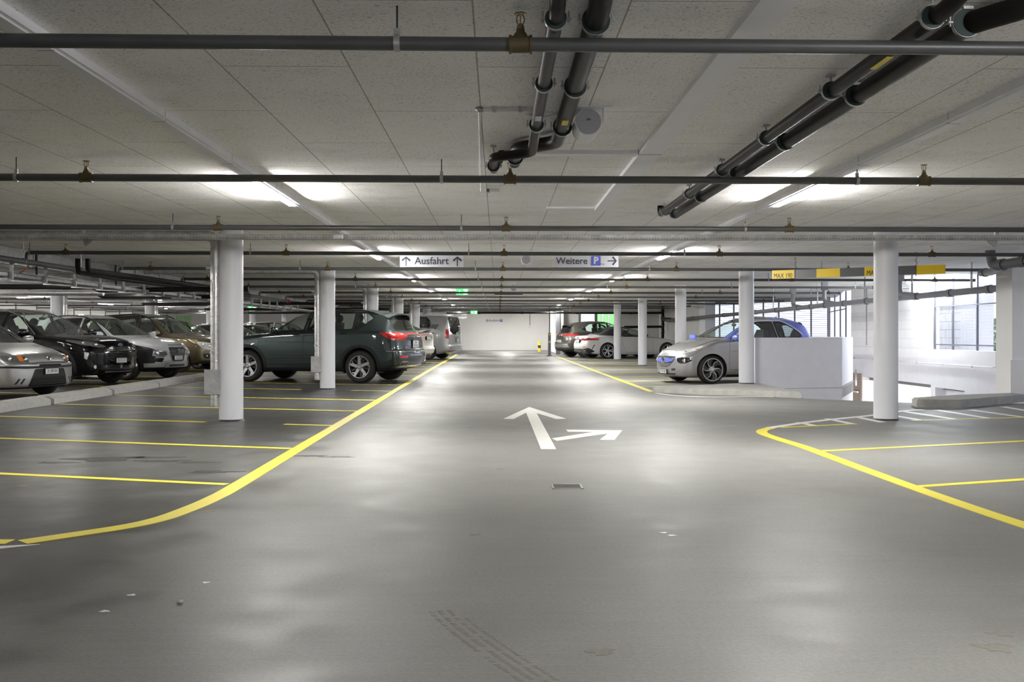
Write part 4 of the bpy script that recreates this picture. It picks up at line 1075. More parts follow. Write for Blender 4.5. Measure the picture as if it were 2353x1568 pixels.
MB().tube([(0, 0, 1.62), (0, 0, 2.38)], .02, 6).build('conduit', M['frame_grey'], t); MB().box(-.07, .07, -.05, .03, 1.42, 1.6).build('box', M['white_plastic'], t, 0)
# doors and lit panels seen far left
t = thing('door_2', None, None, (-20.2, 65.98, 0)); tag(t, kind='structure')
MB().box(-.65, .65, -.04, .0, 0, 2.3).build('door_frame', M['white_wall'], t, 0)
for s in (-1, 1): MB().box(s*.28-.26, s*.28+.26, -.06, -.04, .1, 2.2).build('door_leaf', M['green_panel'], t, 0)
mb = MB()
for i in range(26): mb.box(-20.98, -20.9, 40+i, 40.9+i, 2.02, 2.33)
t = tag(MB().box(-20.99, -20.6, 38, 65.9, 1.98, 2.36).build('bulkhead_duct', M['white_wall'], None, 0), 'long pale boxed duct along the far left wall', 'duct')
for i in range(14): MB().box(-20.6, -20.57, 38+2*i, 38.06+2*i, 1.98, 2.36).build('flange', M['frame_grey'], t, 0)
# ------------------------------------------------------------------ cars
def pchip(P):
    xs = [p[0] for p in P]; ys = [p[1] for p in P]; n = len(P)
    h = [xs[i+1]-xs[i] for i in range(n-1)]; d = [(ys[i+1]-ys[i])/h[i] for i in range(n-1)]
    m = [0.0]*n; m[0] = d[0]; m[-1] = d[-1]
    for i in range(1, n-1):
        if d[i-1]*d[i] > 0:
            w1 = 2*h[i]+h[i-1]; w2 = h[i]+2*h[i-1]; m[i] = (w1+w2)/(w1/d[i-1]+w2/d[i])
    def f(x):
        if x <= xs[0]: return ys[0]
        if x >= xs[-1]: return ys[-1]
        i = 0
        while xs[i+1] < x: i += 1
        t = (x-xs[i])/h[i]; a = 2*t**3-3*t*t+1; b = t**3-2*t*t+t; c = -2*t**3+3*t*t; e = t**3-t*t
        return a*ys[i]+b*h[i]*m[i]+c*ys[i+1]+e*h[i]*m[i+1]
    return f
def fade(t):
    t = min(max(t, 0), 1); return (1-t)**2*(1+2*t)
def chaikin(P, it):
    for _ in range(it):
        Q = [P[0]]
        for a, b in zip(P, P[1:]):
            Q.append((a[0]*.75+b[0]*.25, a[1]*.75+b[1]*.25)); Q.append((a[0]*.25+b[0]*.75, a[1]*.25+b[1]*.75))
        Q.append(P[-1]); P = Q
    return P
def poly_in(p, poly):
    x, y = p; r = False; j = len(poly)-1
    for i in range(len(poly)):
        xi, yi = poly[i]; xj, yj = poly[j]
        if (yi > y) != (yj > y) and x < (xj-xi)*(y-yi)/(yj-yi)+xi: r = not r
        j = i
    return r
def inset(poly, d):
    a = sum(poly[i][0]*poly[(i+1) % len(poly)][1]-poly[(i+1) % len(poly)][0]*poly[i][1] for i in range(len(poly)))
    if a < 0: poly = poly[::-1]
    n = len(poly); out = []
    for i in range(n):
        p0, p1, p2 = Vector(poly[i-1]), Vector(poly[i]), Vector(poly[(i+1) % n])
        a = (p1-p0).normalized(); b = (p2-p1).normalized()
        na = Vector((-a.y, a.x)); nb = Vector((-b.y, b.x)); m = (na+nb)
        k = m.length_squared
        m = m*(2/k) if k > .35 else na*1.5
        q = p1+m*d; out.append((q.x, q.y))
    return out
def rnd_poly(poly, r, n=3):
    """rounded corners for a polygon"""
    out = []; N_ = len(poly)
    for i in range(N_):
        p0, p1, p2 = Vector(poly[i-1]), Vector(poly[i]), Vector(poly[(i+1) % N_])
        a = (p0-p1); b = (p2-p1); ra = min(r, a.length*.42); rb = min(r, b.length*.42)
        A = p1+a.normalized()*ra; B = p1+b.normalized()*rb
        for k in range(n+1):
            t = k/n; q = A*(1-t)**2+p1*2*t*(1-t)+B*t*t; out.append((q.x, q.y))
    return out

class Shell:
    def __init__(s, sp, fine=True):
        s.sp = sp; s.L = sp['L']; s.sA = sp['sA']; s.wb = sp['wb']
        s.zt = pchip(sp['zt']); s.zs = pchip(sp['zs']); s.zb = pchip(sp.get('zb', [(0, .24), (.5, .2), (s.L-.6, .22), (s.L, .32)]))
        s.wm = pchip(sp['wm']); s.wt = pchip(sp['wt']); s.dr = pchip(sp['dr'])
        s.fx = pchip(sp['fx']); s.rx = pchip(sp['rx']); s.W = sp['W']/2
        s.zmid = sp.get('zmid', .62)
        s.bm = bmesh.new(); s.lay = s.bm.faces.layers.int.new('tag'); s.tags = {}; s.names = [None]
        L = s.L; st = [0, .006, .018, .036, .06, .09, .13]; x = .18; step = .055 if fine else .12
        while x < L-.16: st.append(x); x += step
        st += [L-.13, L-.09, L-.06, L-.036, L-.018, L-.006, L]
        rows = [s.section(v) for v in st]; n = len(rows[0])
        full = [[(-y, z) for y, z in r[::-1]][:-1]+list(r) for r in rows]     # left (y>0 is local +y) ... closed loop start/end at bottom
        # order: bottom centre -> right?  build closed loops: bottom centre, +y side up, top centre, -y side down
        loops = []
        for r in rows: loops.append(list(r)+[(-y, z) for y, z in r[-2:0:-1]])
        V = []
        for sv, lp in zip(st, loops): V.append([s.bm.verts.new(s.place(sv, y, z)) for y, z in lp])
        m = len(loops[0])
        for i in range(len(V)-1):
            for k in range(m):
                k2 = (k+1) % m
                s.bm.faces.new((V[i][k], V[i][k2], V[i+1][k2], V[i+1][k]))
        for end in (0, -1):
            lp = loops[end]; sv = st[end]; zc = (s.zt(sv)+s.zb(sv))/2; prev = V[end]
            for k_ in (.95, .86, .74, .6, .46, .32, .18):
                cur = [s.bm.verts.new(s.place(sv, y*k_, zc+(z-zc)*k_)) for y, z in lp]
                for k in range(m):
                    k2 = (k+1) % m; f = (prev[k2], prev[k], cur[k], cur[k2])
                    s.bm.faces.new(f if end == 0 else f[::-1])
                prev = cur
            c = s.bm.verts.new(s.place(sv, 0, zc))
            for k in range(m):
                k2 = (k+1) % m; f = (prev[k2], prev[k], c)
                s.bm.faces.new(f if end == 0 else f[::-1])
        bmesh.ops.recalc_face_normals(s.bm, faces=s.bm.faces)
        s.bm.normal_update()
        s.bvh = BVHTree.FromBMesh(s.bm)
    def section(s, x):
        r = s.sp.get('r', .09); d = min(x, s.L-x); e = r*(1-math.sqrt(max(0, 1-(1-d/r)**2))) if d < r else 0
        W = s.wm(x)-e; zb = s.zb(x)+e*.5; zt = s.zt(x)-e*.6; zs = min(s.zs(x), zt-.02); wt = min(s.wt(x)-e, W-.012); dr = s.dr(x)
        zmid = min(s.zmid, zs-.12)
        E = Vector((wt, max(zt-dr, zs+.008))); S = Vector((W-s.sp.get('tuck', .035), zs)); C = Vector((0, zt))
        u = (E-S); l = u.length; u1 = S+u*.35; e0 = E-u.normalized()*min(.055, .4*l); top = (C-E); e1 = E+Vector((top.x, top.y*.25)).normalized()*.06
        P = [(0, zb), (W-.22, zb), (W-.075, zb+.004), (W-.03, zb+.05), (W-.004, zb+.15), (W, zmid-.06), (W, zmid+.06), (W-.012, zs-.075), (W-.016, zs-.03), (S.x, S.y), (u1.x, u1.y), (e0.x, e0.y), (E.x, E.y), (e1.x, e1.y+dr*.12), (wt*.55, zt-dr*.22), (wt*.25, zt-dr*.03), (0, zt)]
        return chaikin(P, 2)
    def place(s, sv, y, z):
        W = s.W; q = min(abs(y)/W, 1.0)
        x = sv
        x += fade(sv/.95)*s.sp.get('af', .22)*q**2.4+fade(sv/.55)*s.fx(z)
        x -= fade((s.L-sv)/.8)*s.sp.get('ar', .14)*q**2.6+fade((s.L-sv)/.5)*s.rx(z)
        return Vector((s.sA-x, y, z))
    def tagid(s, name):
        if name not in s.tags: s.tags[name] = len(s.names); s.names.append(name)
        return s.tags[name]
    def co2(s, axis, p):
        if axis == 'side': return (s.sA-p.x, p.z)
        if axis == 'end': return (p.y, p.z)
        return (s.sA-p.x, p.y)
    def cut(s, name, axis, poly, flt):
        """cut a region out of the shell along the outline poly and give its faces a tag"""
        bm = s.bm
        x0 = min(p[0] for p in poly)-.01; x1 = max(p[0] for p in poly)+.01; y0 = min(p[1] for p in poly)-.01; y1 = max(p[1] for p in poly)+.01
        def hit(f, a0, a1, b0, b1):
            c = [s.co2(axis, v.co) for v in f.verts]
            return not (max(q[0] for q in c) < a0 or min(q[0] for q in c) > a1 or max(q[1] for q in c) < b0 or min(q[1] for q in c) > b1)
        cand = []
        for f in bm.faces:
            q = s.co2(axis, f.verts[0].co)
            if q[0] < x0-.3 or q[0] > x1+.3 or q[1] < y0-.3 or q[1] > y1+.3: continue
            if flt(f) and hit(f, x0, x1, y0, y1): cand.append(f)
        n = len(poly)
        for i in range(n):
            a, b = poly[i], poly[(i+1) % n]
            dx, dy = b[0]-a[0], b[1]-a[1]
            if dx*dx+dy*dy < 1e-9: continue
            if axis == 'side': co = Vector((s.sA-a[0], 0, a[1])); no = Vector((dy, 0, dx))
            elif axis == 'end': co = Vector((0, a[0], a[1])); no = Vector((0, -dy, dx))
            else: co = Vector((s.sA-a[0], a[1], 0)); no = Vector((dy, dx, 0))
            e0, e1 = min(a[0], b[0])-.002, max(a[0], b[0])+.002; g0, g1 = min(a[1], b[1])-.002, max(a[1], b[1])+.002
            fs = [f for f in cand if f.is_valid and hit(f, e0, e1, g0, g1)]
            if not fs: continue
            geom = list({v for f in fs for v in f.verts})+list({e for f in fs for e in f.edges})+fs
            r = bmesh.ops.bisect_plane(bm, geom=geom, dist=1e-5, plane_co=co, plane_no=no.normalized())
            st = set(f for f in cand if f.is_valid); st.update(g for g in r['geom'] if isinstance(g, bmesh.types.BMFace)); cand = list(st)
        t = s.tagid(name) if name != 'delete' else -1
        dead = []
        for f in cand:
            if not f.is_valid: continue
            c = f.calc_center_median()
            if poly_in(s.co2(axis, c), poly):
                if t < 0: dead.append(f)
                else: f[s.lay] = t
        if dead: bmesh.ops.delete(bm, geom=dead, context='FACES')
    def side(s, name, poly, both=True, nrm=.15, lo=.12):
        for sg in ((1, -1) if both else (1,)):
            s.cut(name if not isinstance(name, tuple) else name[0 if sg > 0 else 1], 'side', poly, lambda f: f.normal.y*sg > nrm and f.calc_center_median().y*sg > lo)
    def front(s, name, poly, mirror=True, smax=1.0, nrm=.12, each=False):
        for sg in ((1, -1) if mirror else (1,)):
            s.cut(name if not each else '%s~%d' % (name, sg), 'end', [(y*sg, z) for y, z in poly], lambda f: f.normal.x > nrm and s.sA-f.calc_center_median().x < smax)
    def rear(s, name, poly, mirror=True, smin=None, nrm=.12, each=False):
        smin = s.L-1.0 if smin is None else smin
        for sg in ((1, -1) if mirror else (1,)):
            s.cut(name if not each else '%s~%d' % (name, sg), 'end', [(y*sg, z) for y, z in poly], lambda f: f.normal.x < -nrm and s.sA-f.calc_center_median().x > smin)
    def top(s, name, poly, zmin=.5, nrm=.2):
        s.cut(name, 'top', poly, lambda f: f.normal.z > nrm and f.calc_center_median().z > zmin)
    def below(s, name, z):
        bm = s.bm
        bmesh.ops.bisect_plane(bm, geom=bm.verts[:]+bm.edges[:]+bm.faces[:], dist=1e-5, plane_co=(0, 0, z), plane_no=(0, 0, 1))
        t = s.tagid(name)
        for f in bm.faces:
            if f.calc_center_median().z < z: f[s.lay] = t
    def project(s, pts, axis, off=0.0):
        """lay 2-D points on the outside of the uncut shell"""
        out = []
        for p in pts:
            if axis == 'front': o, d = Vector((3, p[0], p[1])), Vector((-1, 0, 0))
            elif axis == 'rear': o, d = Vector((-9, p[0], p[1])), Vector((1, 0, 0))
            elif axis == 'left': o, d = Vector((s.sA-p[0], 3, p[1])), Vector((0, -1, 0))
            elif axis == 'right': o, d = Vector((s.sA-p[0], -3, p[1])), Vector((0, 1, 0))
            else: o, d = Vector((s.sA-p[0], p[1], 4)), Vector((0, 0, -1))
            loc, nor, _, _ = s.bvh.ray_cast(o, d)
            out.append((loc if loc is not None else o)+(nor if nor is not None else -d)*off)
        return out
    def arch(s, R_, lip):
        z = s.sp['R']
        for wi, ax in enumerate((s.sA, s.sA+s.wb)):
            if lip:
                s.side(('arch_trim~%dL' % wi, 'arch_trim~%dR' % wi), [(ax+(R_+lip)*math.cos(a), z+(R_+lip)*math.sin(a)) for a in [2*math.pi*i/40 for i in range(40)]], lo=s.W-.4, nrm=-.3)
            s.cut('delete', 'side', [(ax+R_*math.cos(a), z+R_*math.sin(a)) for a in [2*math.pi*i/36 for i in range(36)]], lambda f: abs(f.calc_center_median().y) > s.W-.42 and f.calc_center_median().z < z+R_+.05)
        # liners
        out = []
        for ax in (s.sA, s.sA+s.wb):
            for sg in (1, -1):
                mb = MB(); out.append(mb); vs_ = []; n = 28
                for i in range(n+1):
                    a = -.35+(math.pi+.7)*i/n; px, pz = s.sA-ax+(R_+.004)*math.cos(a), z+(R_+.004)*math.sin(a)
                    yo = s.outer(px, pz)
                    vs_ += [(px, sg*yo, pz), (px, sg*(s.W-.42), pz)]
                mb.add(vs_, [(2*i, 2*i+1, 2*i+3, 2*i+2) for i in range(n)]); b = len(vs_)
                mb.add([(s.sA-ax, sg*(s.W-.42), z)]+[vs_[2*i+1] for i in range(n+1)], [(0, i+1, i+2) for i in range(n)])
        return out
    def outer(s, x, z):
        loc, _, _, _ = s.bvh.ray_cast(Vector((x, 3, z)), Vector((0, -1, 0)))
        return (loc.y-.002) if loc is not None else s.W-.03
    def part(s, name, mats, parent, tagname=None, off=0.0, solid=0.0):
        """lift the faces with one tag off the shell as a part"""
        t = s.tags.get(tagname or name, None) if tagname != 0 else 0
        if t is None: return None
        fs = [f for f in s.bm.faces if f[s.lay] == t]
        if not fs: return None
        idx = {}; vs_ = []; F = []
        for f in fs:
            r = []
            for v in f.verts:
                if v not in idx: idx[v] = len(vs_); vs_.append(v)
                r.append(idx[v])
            F.append(r)
        me = bpy.data.meshes.new(name)
        me.from_pydata([v.co+v.normal*off for v in vs_], [], F); me.materials.append(mats)
        me.shade_smooth(); me.set_sharp_from_angle(angle=R(42)); me.update()
        return link(bpy.data.objects.new(name, me), parent)

WHEELS = {}
def wheel_meshes(kind, Rw, W, rr):
    key = (kind, Rw, W)
    if key in WHEELS: return WHEELS[key]
    rot = Matrix.Rotation(R(-90), 4, 'X')       # lathe axis z -> outward +y
    h = W/2
    t = MB().lathe([(rr-.012, -h+.03), (rr, -h+.008), (rr+.03, -h-.002), (Rw-.035, -h+.004), (Rw-.008, -h+.03), (Rw, -h+.06), (Rw, h-.06), (Rw-.008, h-.03), (Rw-.035, h-.004), (rr+.03, h+.002), (rr, h-.008), (rr-.012, h-.03)], 48, rot, True)
    tm = t.mesh('tyre', M['tyre'])
    mb = MB(); mb.lathe([(rr-.02, -h+.03), (rr-.012, h-.03), (rr+.004, h-.006), (rr-.010, h-.006), (rr-.022, h-.035), (rr-.03, -h+.03)], 44, rot, True)
    barrel = mb.mesh('rim_barrel', M['rim_dark'])
    mb = MB(); mb.lathe([(0, -h+.05), (rr-.02, -h+.05), (rr-.02, -h+.06), (.155, -h+.06), (.155, -h+.08), (0, -h+.08)], 28, rot)
    disc = mb.mesh('brake_disc', M['dark_metal'])
    mb = MB(); bk = MB()
    def spoke(mb_, a0, a1, w0, w1, r0=.05, r1=None, d0=h-.03, d1=h-.02, th=.02, curve=0.0):
        r1 = r1 or rr-.012; n = 5; vs_ = []
        for i in range(n+1):
            t_ = i/n; a = a0+(a1-a0)*t_+curve*math.sin(math.pi*t_); r = r0+(r1-r0)*t_; w = (w0+(w1-w0)*t_)/2; d = d0+(d1-d0)*t_
            c, s_ = math.cos(a), math.sin(a)
            for sg, dd in ((-1, d), (1, d), (1, d-th), (-1, d-th)):
                x, z = r*c-sg*w*s_, r*s_+sg*w*c
                vs_.append((x, dd, z))
        F = [(0, 1, 2, 3), (4*n+3, 4*n+2, 4*n+1, 4*n)]
        for i in range(n):
            for k in range(4): F.append((4*i+k, 4*i+(k+1) % 4, 4*i+4+(k+1) % 4, 4*i+4+k))
        mb_.add(vs_, [f[::-1] for f in F])
    hub = 'rim'; back = None
    if kind == 'fork':          # five thick spokes that fork at the rim
        for i in range(5):
            a = R(90+72*i)
            spoke(mb, a, a+R(2), .075, .055); spoke(mb, a, a+R(25), .04, .022, .12, None, h-.045, h-.03)
            spoke(bk, a+R(36), a+R(36), .03, .05, .08, None, h-.06, h-.05)
    elif kind == 'turbine':     # swirled dark blades with bright edges
        for i in range(6):
            a = R(60*i+20)
            spoke(bk, a, a+R(20), .05, .125, .05, rr-.012, h-.045, h-.03, .02, R(-14))
            spoke(mb, a-R(14), a-R(1), .024, .007, .04, rr-.012, h-.036, h-.024, .012, R(-14))
        hub = 'rim'
    elif kind == 'double':
        for i in range(5):
            a = R(90+72*i)
            for s_ in (-1, 1): spoke(mb, a+s_*R(6), a+s_*R(13), .028, .022)
            spoke(bk, a, a, .05, .08, .06, None, h-.05, h-.045)
    elif kind == 'cover':
        mb.lathe([(0, h-.004), (.06, h-.004), (.12, h-.012), (rr-.03, h-.02), (rr-.03, h-.035), (0, h-.035)], 40, rot)
        for i in range(8): spoke(bk, R(45*i), R(45*i), .012, .03, .13, rr-.05, h-.009, h-.013, .01)
    else:
        for i in range(5):
            a = R(90+72*i); spoke(mb, a, a, .06, .075)
    mb.lathe([(rr-.014, h-.012), (rr-.010, h-.004), (rr+.004, h-.003), (rr+.006, h-.012), (rr-.012, h-.03)], 44, rot, True)
    mb.lathe([(0, h-.016), (.032, h-.016), (.036, h-.022), (.07, h-.03), (.07, h-.06), (0, h-.06)], 24, rot)
    rim = mb.mesh('rim_spokes', M[hub]); bk = bk.mesh('rim_inserts', M['rim_dark']) if bk.v else None
    nm = MB()
    for i in range(5):
        a = R(72*i+54); nm.lathe([(0, h-.029), (.008, h-.029), (.008, h-.02), (0, h-.018)], 8, Matrix.Translation((.05*math.cos(a), 0, .05*math.sin(a))) @ rot)
    nm = nm.mesh('wheel_nuts', M['dark_metal'])
    WHEELS[key] = (tm, barrel, disc, rim, bk, nm); return WHEELS[key]
def add_wheels(root, sp):
    Rw, Ww, rr = sp['R'], sp.get('tw', .22), sp['rr']
    tr = sp.get('track', sp['W']-.27)/2
    for x in (0, -sp['wb']):
        for sg in (1, -1):
            o = bpy.data.objects.new('wheel', wheel_meshes(sp['wheel'], Rw, Ww, rr)[0]); link(o, root)
            o.location = (x, sg*tr, Rw)
            o.rotation_euler = (0, R(sp.get('spin', 0))*(1 if sg > 0 else -1), 0 if sg > 0 else R(180))
            _, ba, di, ri, bk, nm = wheel_meshes(sp['wheel'], Rw, Ww, rr)
            for nme, me in (('rim_barrel', ba), ('brake_disc', di), ('rim_spokes', ri), ('rim_insert', bk), ('wheel_nuts', nm)):
                if me is None or (nme == 'wheel_nuts' and not sp.get('fine', True)): continue
                c = link(bpy.data.objects.new(nme, me), o)
                if nme == 'wheel_nuts': c.name = 'hub_fixings'

def number_plate(sh, root, where, y, z, txt, off=.008, w=.50, h=.11, size=None):
    ax = 'front' if where == 'front' else 'rear'
    c = sh.project([(y, z)], ax, 0)[0]
    s = 1 if where == 'front' else -1
    Mx = Matrix.Translation((c.x+s*(off+.012), y, z)) @ Matrix.Rotation(R(90*s), 4, 'Z')
    b = MB().box(-w/2-.012, w/2+.012, .0, .014, -h/2-.012, h/2+.012, Mx).build('plate_holder', M['black'], root, 0)
    p = MB().box(-w/2, w/2, -.006, .002, -h/2, h/2, Mx).build('number_plate', M['number_plate'], root, 0)
    lines = txt.split('|')
    for i, tx in enumerate(lines):
        zz = 0 if len(lines) == 1 else (h*.23 if i == 0 else -h*.23)
        sz = size or h*.95/len(lines)
        k_ = min(1.0, w*.93/(len(tx)*sz*.56))
        text_part('lettering', tx, sz, M['plate_ink'], p, Mx @ Matrix.Translation((0, -.0075, zz)) @ XZ, .002, sx=k_)

def flat_text(sh, root, name, where, y, z, txt, size, mat, sx=1.0, off=.01):
    a_, b_ = sh.project([(y-.1, z), (y+.1, z)], where); tilt = math.atan2(-(b_.x-a_.x), b_.y-a_.y)
    c = sh.project([(y, z)], where, 0)[0]; s = 1 if where == 'front' else -1
    Mx = Matrix.Translation((c.x+s*off, y, z)) @ Matrix.Rotation(R(90*s)+tilt, 4, 'Z')
    text_part(name, txt, size, mat, root, Mx @ XZ, .004, sx=sx)

def interior(root, sp):
    s1, s2 = sp['cab']      # cowl, rear end of the cabin
    zb = sp['belt']; W = sp['W']/2; sA = sp['sA']; h = sp.get('hseat', zb-.40)
    MB().box(sA-s1-.42, sA-s1+.02, -W+.16, W-.16, zb-.28, zb-.06).build('dashboard', M['dash'], root, 0)
    def seat(x, y, w, name='front_seat'):
        mb = MB(); b = Matrix.Translation((x, y, h)) @ Matrix.Rotation(R(-14), 4, 'Y')
        mb.box(-.02, .52, -w/2, w/2, -.10, .08, Matrix.Translation((x, y, h)))
        pts = [(-w/2, 0), (w/2, 0), (w/2*.96, .40), (w/2*.6, .62), (-w/2*.6, .62), (-w/2*.96, .40)]
        t_ = MB().prism(pts, -.06, .06); mb.add([b @ Vector((v[2], v[0], v[1])) for v in t_.v], t_.f)
        o = mb.build(name, M['seat'], root, 50)
        hb = MB().ball(b @ Vector((0, 0, .72)), .05, .13, .09, 12, 8); hb.tube([b @ Vector((0, -.05, .6)), b @ Vector((0, -.05, .7))], .006, 6); hb.tube([b @ Vector((0, .05, .6)), b @ Vector((0, .05, .7))], .006, 6)
        hb.build('head_rest', M['seat'], o)
    xf = sA-s1-1.12
    for y in (-.36, .36): seat(xf, y, .50)
    xr = max(xf-.88, sA-s2+.15)
    if sp.get('bench', True):
        for y in (-.42, .42): seat(xr, y, .42, 'rear_seat')
    mb = MB(); c = Vector((sA-s1-.52, .36, zb-.10)); q = Matrix.Translation(c) @ Matrix.Rotation(R(-65), 4, 'Y')
    pts = [q @ Vector((.18*math.cos(a), .18*math.sin(a), 0)) for a in [2*math.pi*i/24 for i in range(25)]]
    mb.tube(pts, .014, 8, False); mb.tube([q @ Vector((-.17, 0, 0)), q @ Vector((.17, 0, 0))], .016, 6); mb.tube([q @ Vector((0, 0, 0)), c+Vector((.2, 0, -.1))], .03, 8)
    mb.build('steering_wheel', M['black'], root)
    zr = sp['ztw']; xm = sA-sp['mir'] if 'mir' in sp else sA-s1-.75
    MB().ball((xm, 0, zr-.13), .02, .11, .035, 12, 6).tube([(xm, 0, zr-.1), (xm+.06, 0, zr-.03)], .01, 6).build('interior_mirror', M['black'], root)

def door_mirror(sh, root, s_, z, matc, sg, size=1.0):
    p = sh.project([(s_, z)], 'left' if sg > 0 else 'right')[0]
    c = p+Vector((.02, sg*.155*size, .045))
    mb = MB(); mb.ball((0, 0, 0), 1, 1, 1, 24, 14)
    sq = lambda t, e: math.copysign(abs(t)**e, t)
    mb.v = [(c.x+.07*size*(sq(x, .8) if x > 0 else .55*sq(x, .5)), c.y+.118*size*sq(y, .7), c.z+.066*size*sq(z, .7)*(1+.12*sg*y)) for x, y, z in mb.v]
    o = mb.build('door_mirror', matc, root)
    MB().tube([p+Vector((0, -sg*.02, -.02)), c+Vector((0, -sg*.05, -.05)), c+Vector((0, sg*.03, -.062))], [.03, .03, .022], 10).build('mirror_foot', M['gloss_black'], o)
    MB().ball(c+Vector((-.036*size, 0, .0)), .006, .100*size, .054*size, 14, 8).build('mirror_glass', M['chrome'], o)

def seam(sh, pts, axis, n=10, r=.0032):
    P = []
    for a, b in zip(pts, pts[1:]):
        for i in range(n): t = i/n; P.append((a[0]+(b[0]-a[0])*t, a[1]+(b[1]-a[1])*t))
    P.append(pts[-1])
    return sh.project(P, axis, 0.0)

def strip(sh, root, name, pts, axis, r, mat, n=8, off=.002, k=6):
    P = seam(sh, pts, axis, n); Q = sh.project
    mb = MB().tube([p for p in P], r, k)
    return mb.build(name, M[mat] if isinstance(mat, str) else mat, root)

def build_car(name, label, cat, sp, contact, ang, wheel):
    """contact: ground point under one wheel; ang: heading of the car; wheel: (axle, side)"""
    W = sp['W']; tr = sp.get('track', W-.27)/2
    c, s_ = math.cos(ang), math.sin(ang)
    lx, ly = (0 if wheel[0] == 'F' else -sp['wb']), (tr if wheel[1] == 'L' else -tr)
    root = thing(name, label, cat, (contact[0]-(lx*c-ly*s_), contact[1]-(lx*s_+ly*c), 0), ang)
    fine = sp.get('fine', True)
    sh = Shell(sp, fine)
    paint = sp['paint']
    if sp.get('clad'): sh.below('cladding', sp['clad'])
    for k in sp.get('pre', []): k(sh)
    # doors: seam ring and leaf
    dn = 0
    for d in sp.get('doors', []):
        sh.side('seam', inset(d, -.005)); sh.side(('door~%dL' % dn, 'door~%dR' % dn), inset(d, .001)); dn += 1
        if sp.get('clad') and 0: pass
    # windows
    for g in sp.get('glass', []):
        sh.side('window_trim', inset(g, -.028))
    gn = 0
    for g in sp.get('glass', []):
        sh.side(('swin~%dL' % gn, 'swin~%dR' % gn), g); gn += 1
    if 'ws' in sp:
        (yb, zb_), (yt, zt_) = sp['ws']
        P = [(-yb, zb_), (yb, zb_), (yt, zt_), (-yt, zt_)]
        sh.cut('window_trim', 'end', inset(P, -.022), lambda f: f.normal.x > .15 and f.normal.z > .2 and sp['cab'][0]-.35 < sh.sA-f.calc_center_median().x < sp['cab'][0]+1.5)
        sh.cut('windshield', 'end', P, lambda f: f.normal.x > .15 and f.normal.z > .2 and sp['cab'][0]-.35 < sh.sA-f.calc_center_median().x < sp['cab'][0]+1.5)
    if 'rw' in sp:
        P = rnd_poly(sp['rw'], .05)
        fl = lambda f: f.normal.x < -.12 and sh.sA-f.calc_center_median().x > sp['cab'][1]-.9
        sh.cut('window_trim', 'end', inset(P, -.02), fl)
        sh.cut('rear_window', 'end', P, fl)
    for k in sp.get('cuts', []): k(sh)
    liner = sh.arch(sp['R']+sp.get('gap', .045), sp.get('lip', 0))
    sh.bm.normal_update()
    # parts
    body = sh.part('body', paint, root, 0)
    for lm in liner: lm.build('wheel_arch_liner', M['liner'], root)
    sh.part('cladding', M['cladding'], root); [sh.part('arch_trim', M[sp.get('lipmat', 'cladding')] if sp.get('lipmat') != 'paint' else paint, root, tn, .006) for tn in list(sh.tags) if tn.startswith('arch_trim')]
    sh.part('panel_gap', M['liner'], root, 'seam', -.004)
    doors = {}
    for i in range(dn):
        for sd in 'LR': doors[i, sd] = sh.part('door', paint, root, 'door~%d%s' % (i, sd))
    sh.part('window_trim', M['gloss_black'], root)
    for i in range(gn):
        for sd in 'LR':
            di = sp.get('gdoor', {}).get(i)
            sh.part('side_window', M[sp.get('gmat', ['glass']*9)[i]], doors.get((di, sd)) or root, 'swin~%d%s' % (i, sd), -.004)
    sh.part('windshield', M['glass_clear'], root, None, -.003); sh.part('rear_window', M[sp.get('rwmat', 'glass_dark')], root, None, -.003)
    done = {'cladding', 'arch_trim', 'seam', 'window_trim', 'windshield', 'rear_window'}
    for tn in list(sh.tags):
        if tn in done or tn.startswith(('door~', 'swin~', 'arch_trim')): continue
        nm, _, mt = tn.partition(':'); nm = nm.split('~')[0]; mt = mt.split('~')[0]
        m_ = M[mt] if mt in M else sp['mats'][mt]
        sh.part(nm, m_, root, tn, sp.get('offs', {}).get(nm, 0.0))
    if sp.get('cab'): interior(root, sp)
    add_wheels(root, sp)
    # handles and mirrors
    for i, (hs, hz) in enumerate(sp.get('handles', [])):
        for sd, ax in (('L', 'left'), ('R', 'right')):
            P = sh.project([(hs+.085-.17*k/8, hz+.004*math.sin(math.pi*k/8)) for k in range(9)], ax, .0)
            sg = 1 if sd == 'L' else -1
            P = [p+Vector((0, sg*(.03*math.sin(math.pi*(.1+.8*j/8))), 0)) for j, p in enumerate(P)]
            MB().tube(P, [.008]+[.013]*7+[.008], 8).build('door_handle', sp.get('hmat', paint), doors.get((i, sd)) or root)
    if 'mirror' in sp:
        for sg in (1, -1): door_mirror(sh, root, sp['mirror'][0], sp['mirror'][1], sp.get('mirmat', paint), sg, sp['mirror'][2] if len(sp['mirror']) > 2 else 1)
    for k in sp.get('post', []): k(sh, root)
    if 'ant' in sp:
        p = sh.project([(sp['ant'], 0)], 'top')[0]
        MB().tube([p-Vector((0, 0, .01)), p+Vector((-.12, 0, sp.get('antl', .2)))], [.006, .002], 6).ball(p, .05, .02, .015, 10, 5).build('aerial', M['black'], root)
    sh.bm.free()
    return root

